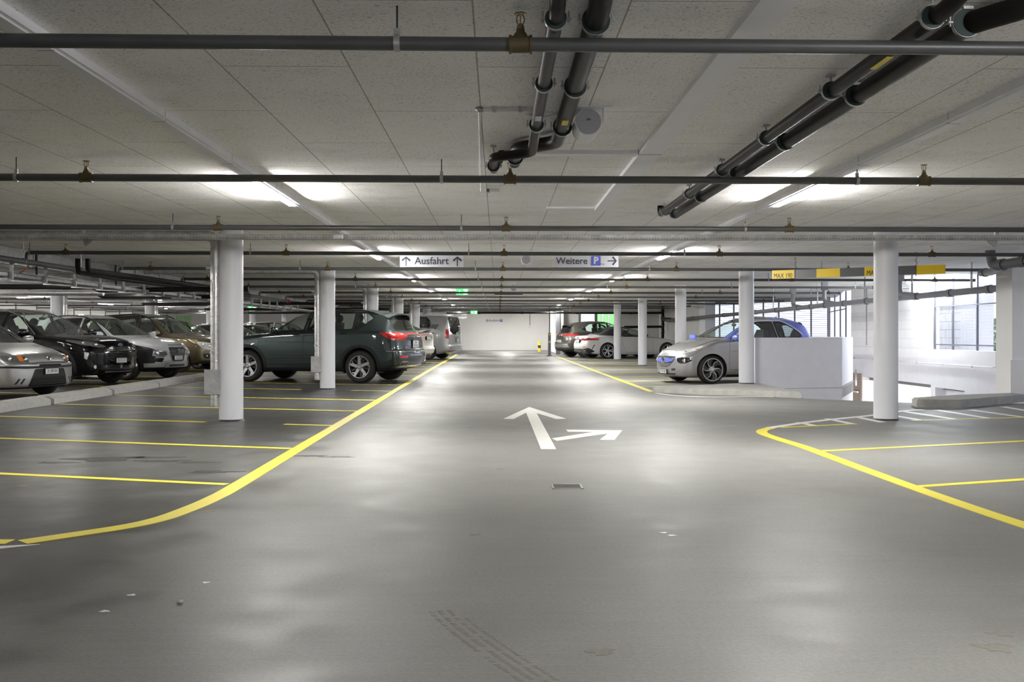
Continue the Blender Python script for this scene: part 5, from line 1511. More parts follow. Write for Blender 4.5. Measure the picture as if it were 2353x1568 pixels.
def roof_rails(s0, s1, yy, r=.018, lift=.045, mat='satin'):
    def f(sh, root):
        for sg in (1, -1):
            P = sh.project([(s0+(s1-s0)*i/14, sg*yy(s0+(s1-s0)*i/14)) for i in range(15)], 'top')
            P = [p+Vector((0, 0, lift*min(1, 6*min(i, 14-i)/14)-.012)) for i, p in enumerate(P)]
            MB().tube(P, r, 8).build('roof_rail', M[mat], root)
    return f
def bars_on(name, where, zs, y0, y1, r, mat, wfun=None):
    def f(sh, root):
        for z in zs:
            a, b = (y0, y1) if wfun is None else wfun(z)
            P = sh.project([(a+(b-a)*i/12, z) for i in range(13)], where, .004)
            MB().tube(P, r, 6).build(name, M[mat], root)
    return f
def outline(name, where, poly, r, mat, off=.004, n=4):
    def f(sh, root):
        P = []
        for i in range(len(poly)):
            a, b = poly[i], poly[(i+1) % len(poly)]
            for k in range(n): t = k/n; P.append((a[0]+(b[0]-a[0])*t, a[1]+(b[1]-a[1])*t))
        P.append(poly[0])
        MB().tube(sh.project(P, where, off), r, 6, False).build(name, M[mat], root)
    return f
def lump(name, where, y, z, rx, rz, mat, d=.012, both=True):
    def f(sh, root):
        for sg in ((1, -1) if both else (1,)):
            p = sh.project([(y*sg, z)], where)[0]
            MB().ball(p, d, rx, rz, 16, 8).build(name, M[mat], root)
    return f
def ringbadge(where, y, z, rx, rz, mat='chrome', core=None, bar=None):
    def f(sh, root):
        p = sh.project([(y, z)], where)[0]; s = 1 if where == 'front' else -1
        q = Matrix.Translation((p.x+s*.012, y, z))
        pts = [q @ Vector((0, rx*math.cos(a), rz*math.sin(a))) for a in [2*math.pi*i/28 for i in range(29)]]
        o = MB().tube(pts, min(rx, rz)*.14, 8, False).build('badge', M[mat], root)
        if core: MB().ball(q @ Vector((-s*.004, 0, 0)), .006, rx*.92, rz*.92, 20, 6).build('badge_disc', M[core], o)
        if bar:
            mb = MB()
            for path in bar: mb.tube([q @ Vector((s*.004, a*rx*-s*-1, b*rz)) for a, b in path], min(rx, rz)*.13, 6)
            mb.build('badge_emblem', M[mat], o)
    return f
def wiper(where, pts):
    def f(sh, root):
        MB().tube([p+Vector((.0, 0, .012)) for p in sh.project(pts, where, .008)], .009, 6).build('wiper', M['black'], root)
    return f
def plate(where, y, z, txt, **kw): return lambda sh, root: number_plate(sh, root, where, y, z, txt, **kw)
def word(where, y, z, txt, size, mat='chrome', sx=1.0): return lambda sh, root: flat_text(sh, root, 'lettering', where, y, z, txt, size, M[mat], sx)
def crease(pts, r=.006, mat=None, name='crease'):
    """slim pressed ridge along both flanks"""
    def f(sh, root):
        for ax in ('left', 'right'):
            P = sh.project([p for p in smooth_pts(pts, 8)], ax, -r*.55)
            MB().tube(P, [r*.3]+[r]*(len(P)-2)+[r*.3], 8).build(name, mat or sh.sp['paint'], root)
    return f
def exhaust(y, z, w=.14, h=.035):
    pts = rnd_poly([(-w/2, -h*.5), (w*.42, -h), (w/2, h*.2), (w*.3, h), (-w*.42, h*.9)], .02)
    def f(sh, root):
        for sg in (1, -1):
            P = [((y+a)*sg, z+b) for a, b in pts]
            outline('exhaust_trim', 'rear', P, .010, 'chrome', .006, 2)(sh, root)
            p_ = sh.project([(y*sg, z)], 'rear')[0]
            MB().ball(p_+Vector((-.004, 0, 0)), .012, w*.42, h*.7, 14, 6).build('exhaust_opening', M['black'], root)
    return f
def spoiler(s0, s1, wy, dz=.0, mat=None, th=.02, drop=.03):
    def f(sh, root):
        m = mat or sh.sp['paint']
        n = 16; vs_ = []; fs_ = []
        for i in range(n+1):
            y = -wy+2*wy*i/n; q = (abs(y)/wy)
            a = sh.project([(s0, y*.96)], 'top')[0]
            e = Vector((sh.sA-s1+.10*q**3, y, a.z-drop-dz-.03*q**2.5))
            vs_ += [a+Vector((.02, 0, -.004)), a+Vector((0, 0, .006)), e+Vector((0, 0, .004)), e+Vector((.01, 0, -th)), a+Vector((.02, 0, -.02))]
        for i in range(n):
            for k in range(5): fs_.append((5*i+k, 5*i+(k+1) % 5, 5*i+5+(k+1) % 5, 5*i+5+k))
        fs_ += [(0, 1, 2, 3, 4)[::-1], tuple(5*n+k for k in range(5))]
        o = MB().add(vs_, fs_).build('roof_spoiler', m, root, 50)
        bm_ = bmesh.new(); bm_.from_mesh(o.data); bmesh.ops.recalc_face_normals(bm_, faces=bm_.faces); bm_.to_mesh(o.data); bm_.free()
    return f
def paintm(n, c, **k): return carpaint(n, c, **k)
HEAD_P = R(180-17.3); BACK_P = R(-17.3); RIGHT_P = R(17.6)
SMALL = rnd_poly
# ---- dark green SUV, rear towards the lane
suv = dict(L=4.735, W=1.84, sA=.93, wb=2.79, R=.358, rr=.245, tw=.235, wheel='fork', spin=6, gap=.06, lip=.075, track=1.60,
    paint=paintm('dark_green_metallic', (.030, .044, .045), metal=.55, rough=.32),
    zt=[(0, .80), (.1, .93), (.3, 1.0), (.8, 1.08), (1.28, 1.13), (1.45, 1.20), (2.15, 1.575), (2.4, 1.63), (2.9, 1.655), (3.6, 1.635), (4.05, 1.585), (4.22, 1.545), (4.40, 1.36), (4.60, 1.14), (4.735, 1.06)],
    zs=[(0, .72), (.3, .90), (.9, 1.0), (1.4, 1.07), (2.4, 1.13), (3.5, 1.16), (4.1, 1.165), (4.4, 1.13), (4.735, .98)],
    zb=[(0, .30), (.5, .235), (4.0, .25), (4.4, .30), (4.735, .40)],
    wm=[(0, .86), (.5, .905), (1.2, .915), (3.4, .92), (4.0, .915), (4.4, .895), (4.735, .86)],
    wt=[(0, .70), (.8, .76), (1.3, .80), (1.6, .765), (2.2, .64), (2.8, .60), (3.8, .585), (4.2, .575), (4.4, .66), (4.6, .74), (4.735, .78)],
    dr=[(0, .04), (1.2, .045), (1.5, .10), (2.2, .075), (2.8, .05), (4.1, .055), (4.3, .05), (4.735, .04)],
    fx=[(.1, .08), (.35, .02), (.6, 0), (.8, .04), (1.0, .1)],
    rx=[(.25, .10), (.42, .02), (.58, .0), (.70, .015), (.74, .055), (.95, .07), (1.05, .05), (1.10, .075), (1.2, .09)], af=.28, ar=.16,
    zmid=.72, clad=.33, cab=(1.35, 4.2), belt=1.15, ztw=1.56, mir=2.02,
    doors=[SMALL([(1.22, .40), (2.33, .40), (2.36, 1.14), (2.44, 1.60), (2.2, 1.585), (1.5, 1.155), (1.22, 1.02)], .05), SMALL([(2.35, .40), (3.20, .40), (3.34, .62), (3.56, .86), (3.60, 1.16), (3.58, 1.595), (2.46, 1.605), (2.38, 1.14)], .05)],
    glass=[SMALL([(1.66, 1.165), (2.14, 1.50), (2.24, 1.555), (2.38, 1.565), (2.32, 1.175)], .02), SMALL([(2.46, 1.18), (2.50, 1.57), (3.42, 1.56), (3.50, 1.54), (3.52, 1.195)], .02), SMALL([(3.62, 1.21), (3.60, 1.545), (3.80, 1.535), (3.955, 1.43), (3.69, 1.215)], .03)],
    gdoor={0: 0, 1: 1}, gmat=['glass', 'glass', 'glass'], ws=((.72, 1.165), (.55, 1.545)),
    rw=[(.60, 1.17), (.52, 1.50), (-.52, 1.50), (-.60, 1.17)],
    cuts=[lambda s: s.side('tail_lamp:lamp_red', SMALL([(4.17, 1.118), (4.50, 1.112), (4.9, 1.11), (4.9, .945), (4.56, .945), (4.42, .965), (4.31, 1.03)], .012)),
          lambda s: s.rear('tail_lamp:lamp_red', [(.93, 1.112), (0, 1.105), (0, 1.082), (.34, 1.07), (.52, .975), (.70, .95), (.93, .945)], nrm=.5),
          lambda s: s.rear('bumper_crease:satin', [(.9, .705), (0, .705), (0, .698), (.9, .698)]),
          lambda s: s.rear('tailgate_gap:liner', [(.60, .712), (0, .712), (0, .705), (.60, .705)]),
          lambda s: s.side('seam', [(4.02, .69), (4.6, .69), (4.6, .684), (4.02, .684)]),
          lambda s: s.rear('reflector:lamp_red', SMALL([(.46, .60), (.78, .60), (.78, .555), (.50, .555)], .015))],
    handles=[(2.16, 1.07), (3.32, 1.10)], mirror=(1.72, 1.12, 1.1),
    post=[roof_rails(2.3, 4.05, lambda s: .595-.02*(s-2.3)/1.8, .017, .04, 'black'), spoiler(4.10, 4.40, .62, .005, th=.03),
          crease([(1.0, .985), (1.9, 1.02), (2.8, 1.06), (3.7, 1.09), (4.2, 1.10)], .008), crease([(1.28, .90), (2.0, .905), (2.9, .90), (3.3, .92)], .006), crease([(1.3, .50), (1.8, .535), (3.2, .545)], .007), crease([(1.45, .62), (2.2, .60), (3.2, .61)], .005),
          plate('rear', 0, .855, 'ZH|372 415', w=.32, h=.16), word('rear', .40, .775, 'Tarraco', .072, sx=1.0), exhaust(.60, .425, .26, .05),
          ringbadge('rear', 0, .985, .06, .045, 'chrome', None, [[(.8, .9), (-.8, .9), (-.8, .1)], [(.8, -.1), (.8, -.9), (-.8, -.9)], [(.8, .9), (.8, .35), (-.8, -.3), (-.8, -.9)]]), wiper('rear', [(.05, 1.19), (-.15, 1.2), (-.38, 1.215)])],
    ant=4.0, antl=.05)
build_car('parked_car', 'dark green SUV backed towards the lane behind the second left column', 'car', suv, (-3.02, 22.7), HEAD_P, 'RL')

# ---- silver and blue small hatchback, front towards the lane
OPELBLUE = paintm('light_blue_paint', (.125, .17, .60), metal=.2, rough=.35)
adam = dict(L=3.70, W=1.72, sA=.76, wb=2.311, R=.310, rr=.242, tw=.215, wheel='turbine', spin=10, gap=.035, lip=.02, lipmat='paint', track=1.50,
    paint=paintm('body_silver', (.37, .368, .37), metal=.7, rough=.33), mats={'blue': OPELBLUE},
    zt=[(0, .63), (.05, .695), (.14, .75), (.3, .82), (.5, .88), (.75, .945), (.98, .99), (1.08, 1.035), (1.72, 1.375), (1.95, 1.445), (2.3, 1.48), (2.8, 1.465), (3.15, 1.40), (3.32, 1.33), (3.5, 1.10), (3.62, .94), (3.70, .86)],
    zs=[(0, .57), (.2, .70), (.5, .815), (.95, .93), (1.4, .965), (2.2, .975), (2.9, .99), (3.3, .99), (3.70, .80)],
    zb=[(0, .135), (.4, .13), (3.2, .17), (3.70, .30)],
    wm=[(0, .74), (.3, .81), (.76, .86), (1.3, .85), (2.3, .845), (3.0, .86), (3.4, .83), (3.70, .72)],
    wt=[(0, .58), (.4, .64), (.95, .71), (1.15, .72), (1.75, .585), (2.2, .555), (2.9, .535), (3.3, .52), (3.7, .55)],
    dr=[(0, .04), (.9, .05), (1.2, .09), (1.8, .085), (2.3, .075), (3.2, .075), (3.7, .05)],
    fx=[(.10, .08), (.18, .02), (.30, .0), (.45, .006), (.56, .012), (.66, .035), (.85, .05)], rx=[(.3, .08), (.5, 0), (.8, .03), (1.0, .06)], af=.32, ar=.22,
    zmid=.56, cab=(1.02, 3.25), belt=.965, ztw=1.42, r=.10,
    pre=[lambda s: s.cut('roof_shell:blue', 'side', [(1.0, 1.01), (1.18, .978), (1.6, .99), (3.36, 1.01), (3.48, 1.16), (3.3, 1.6), (1.6, 1.6), (1.0, 1.1)], lambda f: f.normal.z > -.2),
         lambda s: s.top('sunroof:gloss_black', SMALL([(1.74, .52), (2.36, .50), (2.36, -.50), (1.74, -.52)], .05), 1.2)],
    doors=[SMALL([(1.17, .30), (2.36, .30), (2.44, .56), (2.44, 1.0), (2.40, 1.43), (1.9, 1.42), (1.32, 1.03), (1.19, .95)], .06)],
    glass=[SMALL([(1.40, 1.005), (1.84, 1.285), (2.02, 1.335), (2.36, 1.35), (2.38, 1.0)], .025), SMALL([(2.46, 1.0), (2.44, 1.35), (2.62, 1.335), (2.82, 1.235), (3.0, 1.09), (2.99, 1.03)], .04)],
    gdoor={0: 0}, gmat=['glass_clear', 'glass'], ws=((.62, 1.02), (.50, 1.38)), rw=[(.5, 1.0), (.44, 1.28), (-.44, 1.28), (-.5, 1.0)],
    cuts=[lambda s: s.front('head_lamp:lamp_clear', SMALL([(.37, .635), (.45, .70), (.57, .765), (.67, .81), (.735, .825), (.765, .79), (.74, .73), (.66, .675), (.50, .635)], .02), each=True, smax=1.1, nrm=.03),
          lambda s: s.front('grille:black', SMALL([(-.43, .588), (.43, .588), (.37, .48), (.28, .395), (.16, .355), (-.16, .355), (-.28, .395), (-.37, .48)], .04), mirror=False),
          lambda s: s.front('grille_bar:blue', SMALL([(-.425, .572), (-.3, .54), (-.12, .565), (.12, .565), (.3, .54), (.425, .572), (.36, .485), (.2, .458), (-.2, .458), (-.36, .485)], .015), mirror=False),
          lambda s: s.front('fog_recess:gloss_black', SMALL([(.48, .555), (.64, .575), (.76, .565), (.76, .50), (.68, .445), (.56, .44), (.48, .49)], .03), each=True),
          lambda s: s.front('lower_intake:black', SMALL([(-.46, .225), (.46, .225), (.42, .185), (-.42, .185)], .015), mirror=False),
          lambda s: s.front('side_vent:black', SMALL([(.32, .325), (.46, .335), (.44, .285), (.33, .28)], .02), each=True),
          lambda s: s.side(('sill_trim~L:cladding', 'sill_trim~R:cladding'), [(1.1, .20), (2.7, .20), (2.7, .05), (1.1, .05)]),
          lambda s: s.top('seam', [(.15, .66), (.156, .66), (.156, -.66), (.15, -.66)])],
    offs={'head_lamp': .004, 'grille_bar': .012, 'roof_shell': .0},
    handles=[(2.26, .93)], mirror=(1.30, .955, 1.12), mirmat=OPELBLUE,
    post=[lump('fog_lamp', 'front', .655, .505, .052, .047, 'lamp_clear', .012), plate('front', .03, .255, 'ZH 912 062', w=.30, h=.08),
          ringbadge('front', 0, .515, .072, .072, 'chrome', 'gloss_black', [[(.95, .22), (-.1, .22), (.2, -.02), (-.2, .0), (.1, -.22), (-.95, -.22)]]),
          outline('grille_frame', 'front', [(-.43, .588), (.43, .588), (.37, .48), (.28, .395), (.16, .355), (-.16, .355), (-.28, .395), (-.37, .48)], .007, 'chrome'), bars_on('grille_mesh', 'front', (.435, .41, .385), -.28, .28, .006, 'satin', lambda z: (-(.20+(z-.37)*1.6), .20+(z-.37)*1.6)),
          strip_fn := (lambda sh, root: [MB().tube(sh.project(smooth_pts([(1.28, .98), (1.55, 1.145), (1.84, 1.32), (2.05, 1.368), (2.5, 1.376), (2.66, 1.36), (2.86, 1.26), (3.05, 1.10), (3.08, 1.02)], 6), ax, .002), .0105, 6).build('window_strip', M['white_metal'], root) for ax in ('left', 'right')]),
          crease([(1.22, .70), (1.5, .73), (2.0, .755), (2.4, .77)], .007, M['body_silver'] if 'body_silver' in M else None), outline('hood_line', 'top', [(.22, .55), (.5, .63), (.98, .70), (.98, .70), (.5, .63)], .003, 'liner'),
          word('front', 0, .0, '', .01) if False else (lambda sh, root: None), wiper('front', [(-.5, 1.03), (-.2, 1.04), (.1, 1.035)]),
          lump('head_lamp_reflector', 'front', .70, .755, .055, .035, 'lamp_bulb', .012), lump('head_lamp_reflector', 'front', .56, .70, .05, .025, 'lamp_bulb', .010)],
    ant=2.85, antl=.20)
M['body_silver'] = adam['paint']
build_car('parked_car', 'silver small hatchback with light blue roof behind the kerb island', 'car', adam, (4.62, 22.2), R(180+17.0), 'FL')

# ---- black SUV, back row
kuga = dict(L=4.61, W=1.88, sA=.90, wb=2.71, R=.350, rr=.240, tw=.225, wheel='five', spin=20, gap=.055, lip=.075, lipmat='cladding', track=1.59,
    paint=paintm('black_lacquer', (.004, .004, .0045), metal=.0, rough=.5, flake=.02, spec=0.0),
    zt=[(0, .885), (.05, .935), (.2, .985), (.6, 1.045), (1.15, 1.10), (1.32, 1.16), (2.05, 1.53), (2.4, 1.61), (2.8, 1.635), (3.5, 1.61), (4.0, 1.53), (4.25, 1.42), (4.5, 1.1), (4.61, 1.0)],
    zs=[(0, .74), (.3, .88), (.9, .98), (1.4, 1.03), (2.4, 1.06), (3.6, 1.10), (4.61, .95)], zb=[(0, .26), (.4, .21), (4.1, .24), (4.61, .36)],
    wm=[(0, .83), (.4, .90), (1.0, .925), (3.5, .935), (4.2, .90), (4.61, .82)],
    wt=[(0, .66), (.8, .76), (1.25, .80), (1.5, .77), (2.1, .62), (2.7, .58), (3.8, .56), (4.61, .6)], dr=[(0, .045), (1.1, .05), (1.4, .10), (2.1, .08), (2.7, .055), (4.61, .05)],
    fx=[(.15, .10), (.28, .02), (.42, 0), (.66, .0), (.82, .02), (.98, .05)], rx=[(.3, .08), (.5, 0), (.9, .04)], af=.30, ar=.2, zmid=.68, clad=.27, cab=(1.28, 4.1), belt=1.05, ztw=1.55,
    doors=[SMALL([(1.2, .36), (2.3, .36), (2.36, 1.08), (2.36, 1.57), (2.1, 1.52), (1.4, 1.07), (1.2, .98)], .05), SMALL([(2.32, .36), (3.15, .36), (3.5, .84), (3.52, 1.5), (2.38, 1.575), (2.38, 1.08)], .05)],
    glass=[SMALL([(1.52, 1.085), (2.02, 1.42), (2.2, 1.51), (2.32, 1.52), (2.3, 1.09)], .025), SMALL([(2.42, 1.09), (2.42, 1.53), (3.2, 1.50), (3.42, 1.42), (3.44, 1.12)], .03), SMALL([(3.54, 1.13), (3.52, 1.40), (3.85, 1.28)], .02)],
    gdoor={0: 0, 1: 1}, gmat=['glass', 'glass', 'glass_dark'], ws=((.72, 1.125), (.56, 1.525)), rw=[(.58, 1.12), (.5, 1.42), (-.5, 1.42), (-.58, 1.12)],
    cuts=[lambda s: s.front('head_lamp:lamp_dark', SMALL([(.42, .835), (.60, .90), (.84, .965), (.89, .93), (.80, .86), (.60, .805), (.45, .80)], .02), each=True, nrm=.02, smax=1.1),
          lambda s: s.front('grille:gloss_black', SMALL([(-.34, .80), (.34, .80), (.45, .745), (.47, .70), (.36, .55), (.28, .515), (-.28, .515), (-.36, .55), (-.47, .70), (-.45, .745)], .03), mirror=False),
          lambda s: s.front('lower_intake:gloss_black', SMALL([(-.52, .43), (.52, .43), (.56, .33), (-.56, .33)], .02), mirror=False),
          lambda s: s.front('daytime_lamp:lamp_clear', SMALL([(.77, .70), (.825, .71), (.83, .58), (.80, .55)], .015), each=True, nrm=.02, smax=1.1),
          lambda s: s.front('skid_trim:satin', SMALL([(-.44, .30), (.44, .30), (.42, .275), (-.42, .275)], .008), mirror=False)],
    offs={'head_lamp': .004}, handles=[(2.14, .99), (3.3, 1.02)], mirror=(1.62, 1.07, 1.15), mirmat=None,
    post=[bars_on('grille_bar', 'front', (.77, .725, .68, .635, .59, .55), 0, 0, .0105, 'chrome', lambda z: (-(.43 if z > .68 else .43-(.70-z)*.72), .43 if z > .68 else .43-(.70-z)*.72)),
          outline('grille_frame', 'front', [(-.34, .80), (.34, .80), (.45, .745), (.47, .70), (.36, .55), (.28, .515), (-.28, .515), (-.36, .55), (-.47, .70), (-.45, .745)], .011, 'chrome'),
          plate('front', -.02, .525, 'ZH 273 527', w=.32, h=.09), lump('lamp_unit', 'front', .60, .858, .05, .036, 'lamp_bulb', .02), lump('lamp_unit', 'front', .74, .895, .05, .036, 'lamp_bulb', .02), lump('fog_lamp', 'front', .66, .40, .05, .04, 'lamp_clear', .012),
          lump('radar_sensor', 'front', 0, .385, .035, .035, 'frame_grey', .012, False), ringbadge('front', 0, .855, .075, .032, 'chrome', 'sign_ink'), roof_rails(2.15, 4.0, lambda s: .565, .018, .045, 'satin'),
          lambda sh, root: [MB().tube(sh.project(smooth_pts([(1.46, 1.06), (1.75, 1.26), (2.05, 1.475), (2.3, 1.55), (2.8, 1.56), (3.3, 1.515), (3.9, 1.28)], 6), ax, .003), .0095, 6).build('window_strip', M['chrome'], root) for ax in ('left', 'right')], crease([(1.3, .86), (2.2, .90), (3.4, .95)], .007)],
    ant=3.75, antl=.22)
kuga['mirmat'] = kuga['paint']
build_car('parked_car', 'black SUV with chrome barred grille in the back row', 'car', kuga, (-8.62, 22.9), BACK_P, 'FL')

# ---- light grey compact SUV with black cladding, back row
kona = dict(L=4.165, W=1.80, sA=.84, wb=2.60, R=.335, rr=.235, tw=.225, wheel='five', spin=12, gap=.05, lip=.085, track=1.56,
    paint=paintm('chalk_grey_paint', (.42, .43, .45), metal=.15, rough=.35, flake=.02),
    zt=[(0, .80), (.05, .86), (.18, .915), (.55, .99), (1.05, 1.045), (1.2, 1.11), (1.85, 1.44), (2.2, 1.53), (2.55, 1.555), (3.2, 1.53), (3.7, 1.44), (3.85, 1.36), (4.05, 1.05), (4.165, .92)],
    zs=[(0, .71), (.3, .85), (.8, .94), (1.3, .98), (2.2, 1.01), (3.3, 1.05), (4.165, .88)], zb=[(0, .25), (.4, .2), (3.7, .23), (4.165, .36)],
    wm=[(0, .80), (.4, .87), (.9, .895), (3.2, .895), (3.8, .87), (4.165, .78)],
    wt=[(0, .62), (.7, .73), (1.15, .765), (1.35, .74), (1.9, .60), (2.4, .56), (3.4, .54), (4.165, .55)], dr=[(0, .045), (1.0, .05), (1.3, .10), (1.95, .075), (2.5, .055), (4.165, .05)],
    fx=[(.15, .10), (.3, .02), (.5, 0), (.66, .0), (.80, .05), (.95, .12)], rx=[(.3, .08), (.5, 0), (.9, .04)], af=.34, ar=.2, zmid=.64, clad=.30, cab=(1.15, 3.75), belt=.995, ztw=1.48,
    doors=[SMALL([(1.1, .36), (2.15, .36), (2.2, 1.03), (2.2, 1.5), (1.95, 1.45), (1.3, 1.02), (1.1, .94)], .05), SMALL([(2.17, .36), (2.9, .36), (3.2, .84), (3.22, 1.43), (2.22, 1.505), (2.22, 1.03)], .05)],
    glass=[SMALL([(1.40, 1.03), (1.86, 1.34), (2.04, 1.43), (2.16, 1.44), (2.14, 1.04)], .025), SMALL([(2.26, 1.04), (2.26, 1.445), (2.95, 1.42), (3.14, 1.33), (3.16, 1.08)], .03)],
    gdoor={0: 0, 1: 1}, ws=((.69, 1.07), (.535, 1.435)), rw=[(.55, 1.06), (.47, 1.34), (-.47, 1.34), (-.55, 1.06)],
    cuts=[lambda s: s.front('daytime_lamp:lamp_clear', SMALL([(.38, .815), (.55, .835), (.76, .88), (.80, .865), (.70, .815), (.50, .785)], .015), each=True, nrm=.02, smax=1.1),
          lambda s: s.front('corner_cladding:cladding', SMALL([(.93, .86), (.80, .80), (.72, .76), (.66, .72), (.66, .40), (.93, .40)], .03), nrm=-.02, smax=.62, each=True),
          lambda s: s.front('head_lamp:lamp_dark', SMALL([(.42, .685), (.70, .70), (.72, .57), (.46, .54), (.36, .60)], .02), each=True, nrm=.02),
          lambda s: s.front('fog_recess:gloss_black', SMALL([(.45, .52), (.70, .53), (.70, .435), (.50, .42)], .02), each=True, nrm=.02),
          lambda s: s.front('grille:black', SMALL([(-.30, .765), (.30, .765), (.34, .70), (.28, .58), (.22, .46), (.17, .43), (-.17, .43), (-.22, .46), (-.28, .58), (-.34, .70)], .04), mirror=False),
          lambda s: s.front('hood_slot:liner', SMALL([(-.27, .825), (.27, .825), (.25, .81), (-.25, .81)], .006), mirror=False),
          lambda s: s.front('lower_trim:satin', SMALL([(-.40, .385), (.40, .385), (.44, .29), (-.44, .29)], .03), mirror=False),
          lambda s: s.front('lower_intake:black', SMALL([(-.30, .365), (.30, .365), (.30, .31), (-.30, .31)], .015), mirror=False)],
    offs={'lower_trim': .006, 'lower_intake': .008, 'corner_cladding': .004}, handles=[(1.98, .93), (3.0, .97)], mirror=(1.48, 1.02, 1.1),
    post=[outline('grille_frame', 'front', [(-.30, .765), (.30, .765), (.34, .70), (.28, .58), (.22, .46), (.17, .43), (-.17, .43), (-.22, .46), (-.28, .58), (-.34, .70)], .010, 'satin'),
          ringbadge('front', 0, .685, .075, .052, 'chrome', None, [[(.45, .7), (.25, -.7)], [(-.25, .7), (-.45, -.7)], [(.35, -.05), (-.35, .05)]]),
          plate('front', -.02, .515, 'ZH 222 925', w=.30, h=.09), outline('lamp_frame', 'front', [(.42, .685), (.70, .70), (.72, .57), (.46, .54), (.36, .60)], .008, 'satin'), outline('lamp_frame', 'front', [(-.42, .685), (-.70, .70), (-.72, .57), (-.46, .54), (-.36, .60)], .008, 'satin'),
          lump('lamp_unit', 'front', .61, .625, .05, .045, 'lamp_bulb', .018),
          bars_on('grille_mesh', 'front', (.73, .69, .65, .61, .57, .53, .49), 0, 0, .005, 'gloss_black', lambda z: (-(.18+(z-.43)*.45), .18+(z-.43)*.45)), roof_rails(2.0, 3.6, lambda s: .55, .015, .04, 'gloss_black'), crease([(1.2, .82), (2.0, .86), (3.1, .90)], .007)],
    ant=3.5, antl=.18)
kona['mirmat'] = kona['paint']
build_car('parked_car', 'light grey compact SUV with black front cladding in the back row', 'car', kona, (-8.2, 25.55), BACK_P, 'FL')

# ---- silver older hatchback, back row, cut by the frame
punto = dict(L=3.80, W=1.66, sA=.76, wb=2.46, R=.288, rr=.185, tw=.18, wheel='cover', spin=0, gap=.04, lip=0, track=1.43,
    paint=paintm('old_silver_paint', (.36, .36, .35), metal=.6, rough=.36),
    zt=[(0, .70), (.04, .745), (.12, .775), (.4, .84), (.85, .93), (1.0, .99), (1.65, 1.34), (1.95, 1.43), (2.3, 1.47), (3.0, 1.44), (3.4, 1.36), (3.6, 1.1), (3.80, .85)],
    zs=[(0, .58), (.2, .70), (.6, .82), (1.1, .90), (2.0, .93), (3.2, .96), (3.80, .80)], zb=[(0, .19), (.4, .16), (3.3, .18), (3.80, .3)],
    wm=[(0, .75), (.3, .805), (.8, .825), (3.0, .825), (3.5, .80), (3.80, .72)],
    wt=[(0, .60), (.6, .67), (.95, .70), (1.15, .68), (1.7, .56), (2.2, .53), (3.3, .51), (3.80, .52)], dr=[(0, .03), (.9, .04), (1.2, .09), (1.8, .065), (2.3, .05), (3.80, .05)],
    fx=[(.12, .08), (.22, .015), (.4, 0), (.58, .0), (.605, .035), (.75, .06)], rx=[(.3, .08), (.5, 0), (.9, .05)], af=.22, ar=.2, zmid=.52, cab=(.95, 3.3), belt=.92, ztw=1.40,
    doors=[SMALL([(1.0, .28), (2.25, .28), (2.3, .95), (2.28, 1.42), (1.8, 1.38), (1.2, .95), (1.0, .86)], .05)],
    glass=[SMALL([(1.24, .955), (1.66, 1.25), (1.85, 1.355), (2.22, 1.385), (2.22, .965)], .025), SMALL([(2.34, .97), (2.33, 1.385), (2.9, 1.36), (3.2, 1.2), (3.15, 1.0)], .04)],
    gdoor={0: 0}, ws=((.63, .955), (.50, 1.345)), rw=[(.5, 1.0), (.44, 1.3), (-.44, 1.3), (-.5, 1.0)],
    cuts=[lambda s: s.front('head_lamp:lamp_dark', SMALL([(.45, .715), (.60, .725), (.72, .725), (.745, .69), (.73, .63), (.60, .615), (.41, .612)], .02), each=True, nrm=.02, smax=1.0),
          lambda s: s.front('indicator:lamp_orange', SMALL([(.50, .72), (.575, .724), (.57, .632), (.50, .63)], .008), each=True, nrm=.02),
          lambda s: s.front('bumper_strip:cladding', SMALL([(.82, .555), (.50, .55), (.0, .545), (0, .51), (.50, .51), (.82, .525)], .008), nrm=.02),
          lambda s: s.front('air_slot:liner', SMALL([(-.26, .575), (.26, .575), (.26, .545), (-.26, .545)], .01), mirror=False),
          lambda s: s.front('centre_panel:cladding', SMALL([(-.34, .50), (.34, .50), (.40, .36), (.46, .21), (-.46, .21), (-.40, .36)], .03), mirror=False),
          lambda s: s.front('lower_intake:liner', SMALL([(-.36, .36), (.36, .36), (.42, .235), (-.42, .235)], .02), mirror=False),
          lambda s: s.front('bumper_slot:liner', [(.62, .345), (.585, .345), (.64, .255), (.675, .255)], each=True), lambda s: s.front('bumper_slot:liner', [(.54, .345), (.505, .345), (.56, .255), (.595, .255)], each=True),
          lambda s: s.front('seam', [(.84, .603), (0, .603), (0, .598), (.84, .598)], nrm=.02), lambda s: s.front('lip:cladding', [(.8, .20), (0, .20), (0, .1), (.8, .1)], nrm=-.1, smax=.5)],
    offs={'head_lamp': .004, 'indicator': .006, 'bumper_strip': .008, 'centre_panel': -.004}, handles=[(2.1, .86)], mirror=(1.3, .95, .95), mirmat=None,
    post=[plate('front', -.0, .455, 'ZH 309 818', w=.30, h=.085), ringbadge('front', 0, .675, .045, .045, 'chrome', 'sign_ink'), lump('head_lamp_reflector', 'front', .66, .672, .05, .04, 'lamp_bulb', .012), lump('head_lamp_reflector', 'front', .455, .662, .04, .035, 'lamp_bulb', .012),
          bars_on('intake_bar', 'front', (.325, .275), 0, 0, .008, 'cladding', lambda z: (-.40, .40)), lump('washer_jet', 'top', .95, .25, .012, .012, 'black', .01) if False else (lambda sh, root: None)])
punto['mirmat'] = punto['paint']
build_car('parked_car', 'silver older hatchback with orange indicators at the left frame edge', 'car', punto, (-8.12, 18.45), BACK_P, 'FL')

